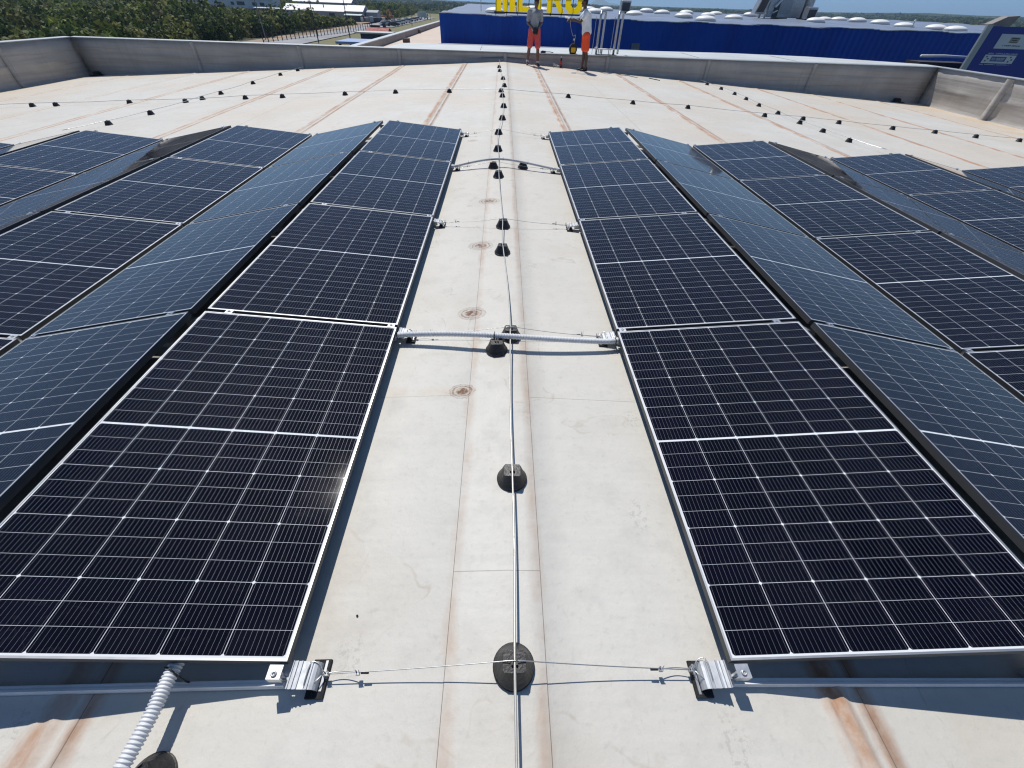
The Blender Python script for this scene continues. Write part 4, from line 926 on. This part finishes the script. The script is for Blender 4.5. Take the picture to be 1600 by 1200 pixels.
# ---------------------------------------------------------------- fence and lamp posts beside the road
fn = empty('roadside_fence', (-52,215,GZ), label='tall wire fence on dark posts running beside the pale road', cat='fence')
for i in range(34):
    f = i/33; x = -62+10*f; y = 138+77*f
    MB().box(x+52-.09,y-215-.09,0,x+52+.09,y-215+.09,2.3).build('post', simple('fence_post_brown', (.05,.035,.03), .7), fn)
m = MB()
for z in (.4,1.3,2.2): m.add([(-10,-77,z),(0,0,z),(0,0,z+.05),(-10,-77,z+.05)], [(0,1,2,3)]); m.add([(-10,-76.9,z),(-10,-76.9,z+.05),(0,.1,z+.05),(0,.1,z)], [(0,1,2,3)])
m.build('rails', dark, fn)
lampm = simple('lamp_post_dark', (.06,.055,.055), .6); lampg = simple('lamp_post_pale', (.25,.26,.25), .6)
for i, (x, y, h_, mt, lab) in enumerate(((-66.5,150,13,lampg,'pale thin street pole left of the road, leftmost of the three tall poles'), (-52.0,150,13.5,lampm,'dark street pole standing at the fence, middle one of the three tall poles'), (-45.8,160,13.5,lampm,'dark street pole behind the white flat-roofed kiosk, rightmost of the three tall poles'), (-44.5,265,8,lampg,'short pale street pole beside the parked cars'), (-46,345,9,lampg,'pale street pole beyond the parked cars by the white truck'))):
    o = empty('street_pole', (x, y, GZ), label=lab, cat='pole', group='street poles along the road')
    MB().tube([(0,0,0),(0,0,h_)], .13, 8, radf=lambda i_, N: .16 if i_ == 0 else .08).build('pole', mt, o)
    MB().tube([(0,0,h_),(.5,0,h_+.4),(1.4,0,h_+.5)], .05, 6).build('lamp_arm', mt, o)

# ---------------------------------------------------------------- sheds, house, kiosks
grayw = simple('shed_wall', (.30,.33,.38), .6, 0, .08, .5); roofw = simple('shed_roof', (.80,.80,.78), .5, 0, .04, .4); winm = simple('dark_window', (.03,.035,.045), .2)
def shed(name, label, x, y, w_, d_, h_, rh, rz=0, wall=grayw, roof=roofw, wins=(), ridge='x', grp='sheds and houses beyond the scrub', gz=GZ):
    o = empty(name, (x, y, gz), (0,0,rz), label, 'building', grp)
    m = MB()
    if ridge == 'x': m.prism([(0,0),(d_,0),(d_,h_),(d_/2,h_+rh),(0,h_)], 0, w_, 'x')
    else: m.prism([(0,0),(w_,0),(w_,h_),(w_/2,h_+rh),(0,h_)], 0, d_, 'y')
    m.build('wall', wall, o); m = MB(); e = .4; sl_ = rh/(d_/2 if ridge == 'x' else w_/2)
    if ridge == 'x':
        m.prism([(-e,h_-e*sl_+.02),(d_/2,h_+rh+.02),(d_+e,h_-e*sl_+.02),(d_+e,h_-e*sl_+.22),(d_/2,h_+rh+.22),(-e,h_-e*sl_+.22)], -e, w_+e, 'x')
    else: m.prism([(-e,h_-e*sl_+.02),(w_/2,h_+rh+.02),(w_+e,h_-e*sl_+.02),(w_+e,h_-e*sl_+.22),(w_/2,h_+rh+.22),(-e,h_-e*sl_+.22)], -e, d_+e, 'y')
    m.build('roof', roof, o)
    for (a, b, c, d) in wins: MB().box(a,-.06,b,c,-.003,d).build('window', winm, o)
    return o
s1 = shed('storage_shed', 'long low shed with a bright white roof beyond the scrub, nearest of the long sheds', -118, 298, 32, 13, 3.6, 2.3, R(-1), wins=((4,1.2,6,2.6),(10,1.2,12,2.6),(24,0,27,3)))
m = MB(); m.tube([(20.5,4.0,4.6),(20.5,4.0,6.2)], .25, 8); m.build('flue', dark, s1)
shed('storage_shed', 'short white-roofed shed joined to the right end of the long shed', -84.5, 296, 9, 13, 3.9, 2.2, R(-1), wins=((1,2.6,7,3.3),))
shed('storage_shed', 'white-roofed shed standing behind the long shed', -132, 352, 36, 16, 6.6, 2.6, R(-1), wins=((30,2,34,4),))
shed('lean_to', 'small grey shed at the right end of the white-roofed sheds', -74.8, 300, 6, 9, 3.6, .8, 0, roof=grayw)
shed('open_canopy', 'low pale green canopy roof in front of the joined sheds', -81, 281, 8, 6, 2.6, .4, 0, wall=simple('dark_wall', (.05,.06,.07), .7), roof=simple('pale_green_roof', (.55,.66,.62), .5))
hs = shed('apartment_house', 'pale two-storey house with a white roof behind the scrub', -207, 380, 50, 14, 6.6, 1.6, R(2), wall=simple('house_wall', (.82,.79,.80), .7, 0, .08, .3), wins=((3,3.2,7,4.6),(11,3.2,16,4.6),(22,3.4,24,5),(26,3.4,31,5.2),(36,3.3,39,5),(41,3.3,44,5)))
m = MB(); m.box(9,-2.5,1.5,20,-.05,1.9); m.box(33,-2.5,1.4,46,-.05,1.8); m.build('awning', simple('plum_awning', (.09,.06,.11), .7), hs)
shed('block_building', 'pale grey block building at the top left behind the scrub', -236, 400, 16, 12, 8.2, .3, 0, wall=simple('block_wall', (.55,.60,.70), .7))
shed('low_outbuilding', 'low outbuilding with a pale flat roof between the house and the long shed', -150, 335, 22, 8, 3.0, .3, 0, wall=simple('dark_wall2', (.10,.10,.12), .7), roof=simple('grey_roof', (.55,.56,.56), .6))
k1 = shed('gatehouse', 'small gatehouse with a terracotta roof beside the road', -43.5, 172, 6.4, 5, 1.7, .7, 0, wall=simple('dark_red_wall', (.12,.05,.05), .7), roof=simple('terracotta_roof', (.42,.13,.10), .8, 0, .15, 1))
m = MB(); m.box(.2,4.5,2.0,3.2,5.5,3.1); m.box(4.3,4.2,2.2,5.2,5.2,3.7); m.build('chimney', dark, k1)
k2 = empty('flat_kiosk', (-41.5,156,GZ), label='white flat-roofed kiosk with dark blue walls in front of the gatehouse', cat='building', group='sheds and houses beyond the scrub')
m = MB(); m.box(0,0,0,7.5,5,1.9); m.build('wall', simple('navy_wall', (.02,.035,.10), .6), k2); m = MB(); m.box(-1.4,-.8,1.92,9,6.5,2.25); m.build('roof', simple('kiosk_roof', (.56,.57,.56), .6), k2)
k3 = empty('loading_canopy', (-20.9,66,GZ), label='light blue canopy roof just below the far left part of the wall', cat='canopy')
m = MB(); m.box(0,0,5.25,5.2,5.6,5.5); m.build('roof', simple('light_blue_roof', (.30,.40,.68), .5), k3); m = MB()
for x in (.3,4.6):
    for y in (.3,5.0): m.box(x,y,0,x+.25,y+.25,5.25)
m.build('legs', dark, k3)
# yard clutter
orng = simple('orange_machine_paint', (.60,.22,.06), .6, 0, .15, 1)
for i, (x, y) in enumerate(((-69.5,318),(-66.5,326))):
    o = empty('excavator', (x, y, GZ+.3), (0,0,R(30+80*i)), label=['orange excavator standing in the yard beside the sheds, left one', 'orange excavator standing in the yard beside the sheds, right one'][i], cat='excavator', group='orange machines in the yard')
    m = MB(); m.box(-1.8,-1.3,.9,1.6,1.3,2.1); m.build('body', orng, o, bevel=.1); m = MB(); m.box(-2,-1.5,0,2,-.9,.85); m.box(-2,.9,0,2,1.5,.85); m.build('track', dark, o)
    m = MB(); m.box(.1,-1.2,2.11,1.5,.1,3.3); m.build('cab', winm, o); m = MB(); m.tube([(1.2,.5,1.8),(3.2,.5,4.4),(5.0,.5,3.2),(5.2,.5,1.6)], .28, 6); m.build('arm', orng, o); m = MB(); m.prism([(4.8,.4),(5.7,.5),(5.5,1.7),(5.0,1.6)], 0, 1.0, 'y'); m.build('bucket', dark, o)
cols_ = [(.75,.75,.75),(.06,.06,.07),(.35,.36,.38),(.45,.22,.12),(.70,.70,.66),(.10,.10,.11),(.55,.58,.60),(.25,.2,.17)]
CN_ = ['white','black','grey','rusty brown','off-white','charcoal','pale steel','dull brown']
PX = sorted([(-76+rng.uniform(0, 15), 276+rng.uniform(0, 34)) for _ in range(16)], key=lambda p: p[0]/p[1])
for i in range(16):
    x, y = PX[i]; cc = cols_[i % 8]
    if -77 < x < -66 and 296 < y < 310: y -= 18
    wd, dp_, hh = rng.uniform(1.2, 3), rng.uniform(1.2, 2.5), rng.uniform(1.0, 2.3)
    o = empty('storage_crate', (x, y, GZ+.3), (0,0,rng.uniform(0,3)), group='crates and stacks standing in the yard', cat='crate', label=f'{CN_[i%8]} crate in the cluttered yard, {"leftmost" if i == 0 else NUM[i]+" from the left"}')
    m = MB(); m.box(-wd/2,-dp_/2,.15,wd/2,dp_/2,hh); m.build('load', simple(f'crate_{i%8}', cc, .7, 0, .1, 2), o, bevel=.12)
    m = MB(); m.box(-wd/2,-dp_/2,0,wd/2,-dp_/2+.2,.14); m.box(-wd/2,dp_/2-.2,0,wd/2,dp_/2,.14); m.build('pallet', dark, o)
# parked cars
def car_proto(nm):
    o = empty(nm); m = MB()
    m.prism([(-2.1,.35),(2.1,.35),(2.15,.75),(1.9,.92),(1.05,1.0),(-1.7,1.02),(-2.15,.9)], -.86, .86, 'y')
    return o, m
CARC = [('black',(.015,.015,.018)),('dark blue',(.02,.03,.08)),('white',(.85,.85,.85)),('silver',(.6,.62,.63)),('white',(.86,.86,.85)),('silver',(.62,.63,.65)),('white',(.85,.85,.84)),('black',(.02,.02,.02)),('white',(.74,.74,.74)),('red',(.35,.03,.03)),('silver',(.48,.5,.5)),('white',(.86,.86,.86)),('grey',(.3,.3,.31)),('white',(.84,.84,.84)),('silver',(.6,.6,.62)),('white',(.85,.85,.85))]
glassm = simple('car_glass', (.06,.07,.08), .25); rimm = simple('rim', (.5,.5,.5), .4, .7)
cb_, cm_ = car_proto('parked_car'); 
cm_.mesh; body_me = cm_.mesh('body')
gm = MB(); gm.prism([(.95,1.0),(.35,1.45),(-1.25,1.47),(-1.75,1.02)], -.74, .74, 'y'); glass_me2 = gm.mesh('window'); glass_me2.materials.append(glassm)
rf = MB(); rf.prism([(.42,1.44),(.30,1.49),(-1.22,1.51),(-1.36,1.46)], -.76, .76, 'y'); roof_me = rf.mesh('roof')
wm_ = MB(); wm_.tube([(0,-.1,0),(0,.1,0)], .32, 14); wheel_me = wm_.mesh('wheel'); wheel_me.materials.append(rubber)
bpy.data.objects.remove(cb_)
CARS = [(-50.6,246,95),(-50.4,252,90),(-51.0,258.5,88),(-50.8,265,92),(-51,272,90),(-51.4,281,90),(-51.2,290,88),(-51.8,300,90),(-51.5,311,92),(-52.2,322,90),(-52,334,88),(-54.6,249,92),(-55,262,90),(-55.2,276,88),(-55.6,294,90),(-56,316,91)]
for i, (x, y, a) in enumerate(CARS):
    cn, cc = CARC[i]; mt = simple('car_paint_'+cn.replace(' ', '_'), cc, .25, .1, .03, 1)
    o = empty('parked_car', (x, y, GZ+.37), (0,0,R(a-60)), label=f'{cn} car, {NUM[i]} in the line of parked cars beside the road', cat='car', group='cars parked beside the road')
    b = link('body', body_me.copy(), mt, o); link('roof', roof_me.copy(), mt, o); link('window', glass_me2, None, o)
    for wx_ in (-1.3, 1.35):
        for wy_ in (-.8, .8): link('wheel', wheel_me, None, o, (wx_, wy_, .32))
o = empty('parked_car', (-57.8,262,GZ+.33), (0,0,R(100)), label='brown red car driving on the road beside the yard', cat='car', group='cars parked beside the road'); mt = simple('car_paint_brown', (.22,.08,.05), .3)
link('body', body_me.copy(), mt, o); link('roof', roof_me.copy(), mt, o); link('window', glass_me2, None, o)
for wx_ in (-1.3, 1.35):
    for wy_ in (-.8, .8): link('wheel', wheel_me, None, o, (wx_, wy_, .32))
tk = empty('parked_truck', (-51.5,352,GZ+.37), (0,0,R(60)), label='white box truck parked at the far end of the line of cars', cat='truck')
m = MB(); m.box(-4,-1.2,.9,2,1.2,3.5); m.build('box_body', simple('truck_grey', (.45,.50,.50), .5), tk); m = MB(); m.prism([(2.1,.6),(4,.6),(4,1.7),(3.5,2.7),(2.1,2.7)], -1.1, 1.1, 'y'); m.build('cab', white, tk)
m = MB(); m.prism([(3.0,1.75),(3.95,1.72),(3.5,2.6),(3.0,2.6)], -1.12, 1.12, 'y'); m.build('window', winm, tk)
for wx_ in (-2.8, 3.0):
    for wy_ in (-1.05, 1.05): link('wheel', wheel_me, None, tk, (wx_, wy_, .45)).scale = (1.4,1.4,1.4)

# ---------------------------------------------------------------- vegetation
def leaf_material():
    t = NT('foliage'); at = t.n('ShaderNodeAttribute', attribute_name='tint')
    n = t.noise(t.pos(), .9, 3); c = t.mix(t.ramp(n, .35, .65), at.outputs['Color'], (.035,.05,.015))
    mixc = t.mix(.45, at.outputs['Color'], c); t.set(Base_Color=mixc, Roughness=.7, Specular_IOR_Level=.15)
    tl = t.n('ShaderNodeBsdfTranslucent'); t.l(mixc, tl.inputs[0]); mx = t.n('ShaderNodeMixShader'); mx.inputs[0].default_value = .25
    t.l(t.b.outputs[0], mx.inputs[1]); t.l(tl.outputs[0], mx.inputs[2]); t.l(mx.outputs[0], t.o.inputs[0]); return t.m
leafm = leaf_material()
PAL = np.array([(.10,.135,.026),(.145,.172,.036),(.060,.095,.020),(.17,.175,.048),(.042,.070,.018),(.19,.19,.065)])
def cards(name, C_, Rr, per, size, tints, parent=None):
    """leaf clumps: C_ (n,3) crown centres, Rr (n,3) radii"""
    n = len(C_); N = n*per; idx = np.repeat(np.arange(n), per)
    # sub-clumps give lumpy outline
    sub = rng.normal(size=(n, 9, 3)); sub /= np.linalg.norm(sub, axis=2, keepdims=True); sub[:, :, 2] = np.abs(sub[:, :, 2])*.9-.25
    k = rng.integers(0, 9, N); base = sub[idx, k]*rng.uniform(.45, .75, (N, 1)); d = rng.normal(size=(N, 3)); d /= np.linalg.norm(d, axis=1, keepdims=True)
    p = (base+d*.36)*Rr[idx]+C_[idx]
    nrm = rng.normal(size=(N, 3))+d*.8+np.array([0,0,.6]); nrm /= np.linalg.norm(nrm, axis=1, keepdims=True)
    a = np.cross(nrm, rng.normal(size=(N, 3))); a /= np.linalg.norm(a, axis=1, keepdims=True); b = np.cross(nrm, a)
    s_ = (size[idx] if hasattr(size, '__len__') else size)*rng.uniform(.5, 1.2, N); s_ = s_[:, None]
    v = np.stack([p-a*s_*.5-b*s_*.3, p+a*s_*.5-b*s_*.4, p+a*s_*.35+b*s_*.5, p-a*s_*.4+b*s_*.45], 1).reshape(-1, 3)
    me = bpy.data.meshes.new(name); me.vertices.add(N*4); me.vertices.foreach_set('co', v.ravel().astype(np.float32))
    me.loops.add(N*4); me.loops.foreach_set('vertex_index', np.arange(N*4, dtype=np.int32)); me.polygons.add(N); me.polygons.foreach_set('loop_start', np.arange(0, N*4, 4, dtype=np.int32))
    me.update(calc_edges=True)
    ca = me.color_attributes.new('tint', 'FLOAT_COLOR', 'POINT'); tt = tints[idx]*rng.uniform(.8, 1.5, (N, 1)); tt = np.repeat(tt, 4, axis=0)
    ca.data.foreach_set('color', np.concatenate([tt, np.ones((N*4, 1))], 1).ravel().astype(np.float32))
    return link(name, me, leafm, parent)
def inside_free(x, y):
    m = np.ones(len(x), bool)
    m &= ~((x > -69.5) & (y < 430)); m &= ~((x > -122) & (x < -60) & (y > 258) & (y < 318))
    m &= ~((x > -135) & (x < -93) & (y > 345) & (y < 370)); m &= ~((x > -210) & (x < -150) & (y > 355) & (y < 396)); m &= ~((x > -240) & (x < -215) & (y > 375) & (y < 412))
    m &= ~((x > -155) & (x < -125) & (y > 318) & (y < 345))
    return m
def scatter(n, r0, r1, a0, a1, power=.5):
    r = (rng.uniform(0, 1, n)**power*(r1-r0)+r0); a = np.radians(rng.uniform(a0, a1, n)); return r*np.sin(a), r*np.cos(a)
x, y = scatter(5600, 108, 640, -50, -9, .62); x2 = rng.uniform(-150, -70.5, 1150); y2 = rng.uniform(100, 262, 1150); x = np.concatenate([x, x2]); y = np.concatenate([y, y2]); k = inside_free(x, y); x, y = x[k], y[k]; n = len(x)
rad = rng.uniform(1.5, 4.2, n); hgt = rad*rng.uniform(.65, 1.45, n)
# keep sight lines over low scrub in front of the buildings
clump = np.sin(x*.05)*np.sin(y*.043+1)+.5*np.sin(x*.13+y*.09); hgt *= 1+.25*clump
nearb = ((x > -125) & (x < -69) & (y > 215) & (y < 262)); hgt[nearb] *= .6; vb = (x/y < -.40) & (x/y > -.62) & (y > 215) & (y < 360); hgt[vb] *= .55
C_ = np.stack([x, y, GZ+hgt*.55], 1); Rr = np.stack([rad, rad, hgt], 1); tn = PAL[rng.integers(0, 6, n)]*rng.uniform(.45, 1.45, (n, 1))
o = cards('scrub', C_, Rr, 120, rad*.22, tn); tag(o, 'dense green scrub covering the slope beyond the left wall', 'scrub', kind='stuff')
x, y = scatter(7000, 640, 2300, -50, 48, .75); n = len(x)
def ground_z(x, y):
    o_ = bpy.data.objects['ground']; return None
az_ = np.degrees(np.arctan2(x, y)); rr_ = np.hypot(x, y)
A_ = np.array([-75,-45,-40.3,-23.3,-14.4,-9.5,-6.3,-4.4,-1.1,8.4,14.3,20,24.7,30,33,36,38,41,43.3,50,75]); H_A = np.array([1.4,1.3,1.2,.7,.3,.1,.01,0,-.03,.08,.13,.16,.18,.17,.22,.30,.34,.30,.31,.3,.3])
e = np.tan(np.radians(np.interp(az_, A_, H_A)))*3600+9.6; f = np.clip((rr_-500)/3100, 0, 1); f = f*f*(3-2*f); a2 = np.radians(az_)
nn = np.sin(a2*38+rr_*.004)*.35+np.sin(a2*91+rr_*.0021+2)*.2+np.sin(a2*17-rr_*.003)*.5
zg = GZ-.02+f*(e+nn*5*np.clip(1-f, 0, 1)*2)+np.clip((rr_-500)/900, 0, 1)*np.clip(1-f, 0, 1)*(nn*4-2)
rad = rng.uniform(3, 6, n)*(1+rr_/6000); C_ = np.stack([x, y, zg+rad*.25], 1); Rr = np.stack([rad, rad, rad*.55], 1)
o = cards('woodland', C_, Rr, 30, rad*.5, PAL[rng.integers(0, 5, n)]*rng.uniform(.6, 1.0, (n, 1))); tag(o, 'dark green woodland stretching to the low hills on the horizon', 'woodland', kind='stuff')
barkm = simple('bark', (.10,.075,.055), .9, 0, .2, 3)
TR = [(-70.5,158),(-71.5,166),(-75.5,163),(-70.2,174),(-74.5,172),(-70.8,183),(-76,181),(-70.6,192),(-75,194),(-71,202),(-70.5,212),(-75.5,206),(-71,222),(-80,170),(-81,188),(-79.5,160),(-85,165),(-86,178),(-80,200),(-91,160),(-92,172),(-97,164),(-71,232),(-74.5,242),(-69.8,250)]
TRK = ['dense dark bushy tree','yellow-green bushy tree','mid green bushy tree']
for i, (x, y) in enumerate(TR):
    r_ = rng.uniform(2.4, 3.4); h_ = r_*rng.uniform(1.3, 1.7)*(.72 if y > 200 else 1); kd = i % 3
    o = empty('bushy_tree', (x, y, GZ+.15), label=f'{TRK[kd]}, {i+1}{ {1:"st",2:"nd",3:"rd"}.get(i+1 if i+1<4 else (i+1)%10 if i+1>20 else 0,"th")} in the roadside row along the dirt track', cat='tree', group='bushy trees along the dirt track')
    cards('crown', np.array([[0,0,h_*.50]]), np.array([[r_*1.15, r_*1.15, h_*.62]]), 620, r_*.20, PAL[[4,3,1][kd]][None, :]*.95, o)
    m = MB(); m.tube([(0,0,0),(.1,.05,h_*.35),(.05,.1,h_*.7)], .2, 7, radf=lambda i_, N: .22-.07*i_)
    for a_ in range(4): m.tube([(.08,.04,h_*.25),(math.cos(a_*1.6)*r_*.5, math.sin(a_*1.6)*r_*.5, h_*.75)], .08, 5)
    m.build('trunk', barkm, o)

# ---------------------------------------------------------------- haze
HAZE = True
if HAZE:
    hm = bpy.data.materials.new('haze'); hm.use_nodes = True; t = hm.node_tree; t.nodes.clear()
    pv = t.nodes.new('ShaderNodeVolumePrincipled'); pv.inputs['Color'].default_value = (.50,.74,1,1); pv.inputs['Density'].default_value = 1.5e-4; pv.inputs['Anisotropy'].default_value = .2
    ou = t.nodes.new('ShaderNodeOutputMaterial'); t.links.new(pv.outputs[0], ou.inputs['Volume'])
    m = MB(); m.box(-10500,-400,-160,10500,10500,110); o = m.build('haze', hm); tag(o, kind='stuff')
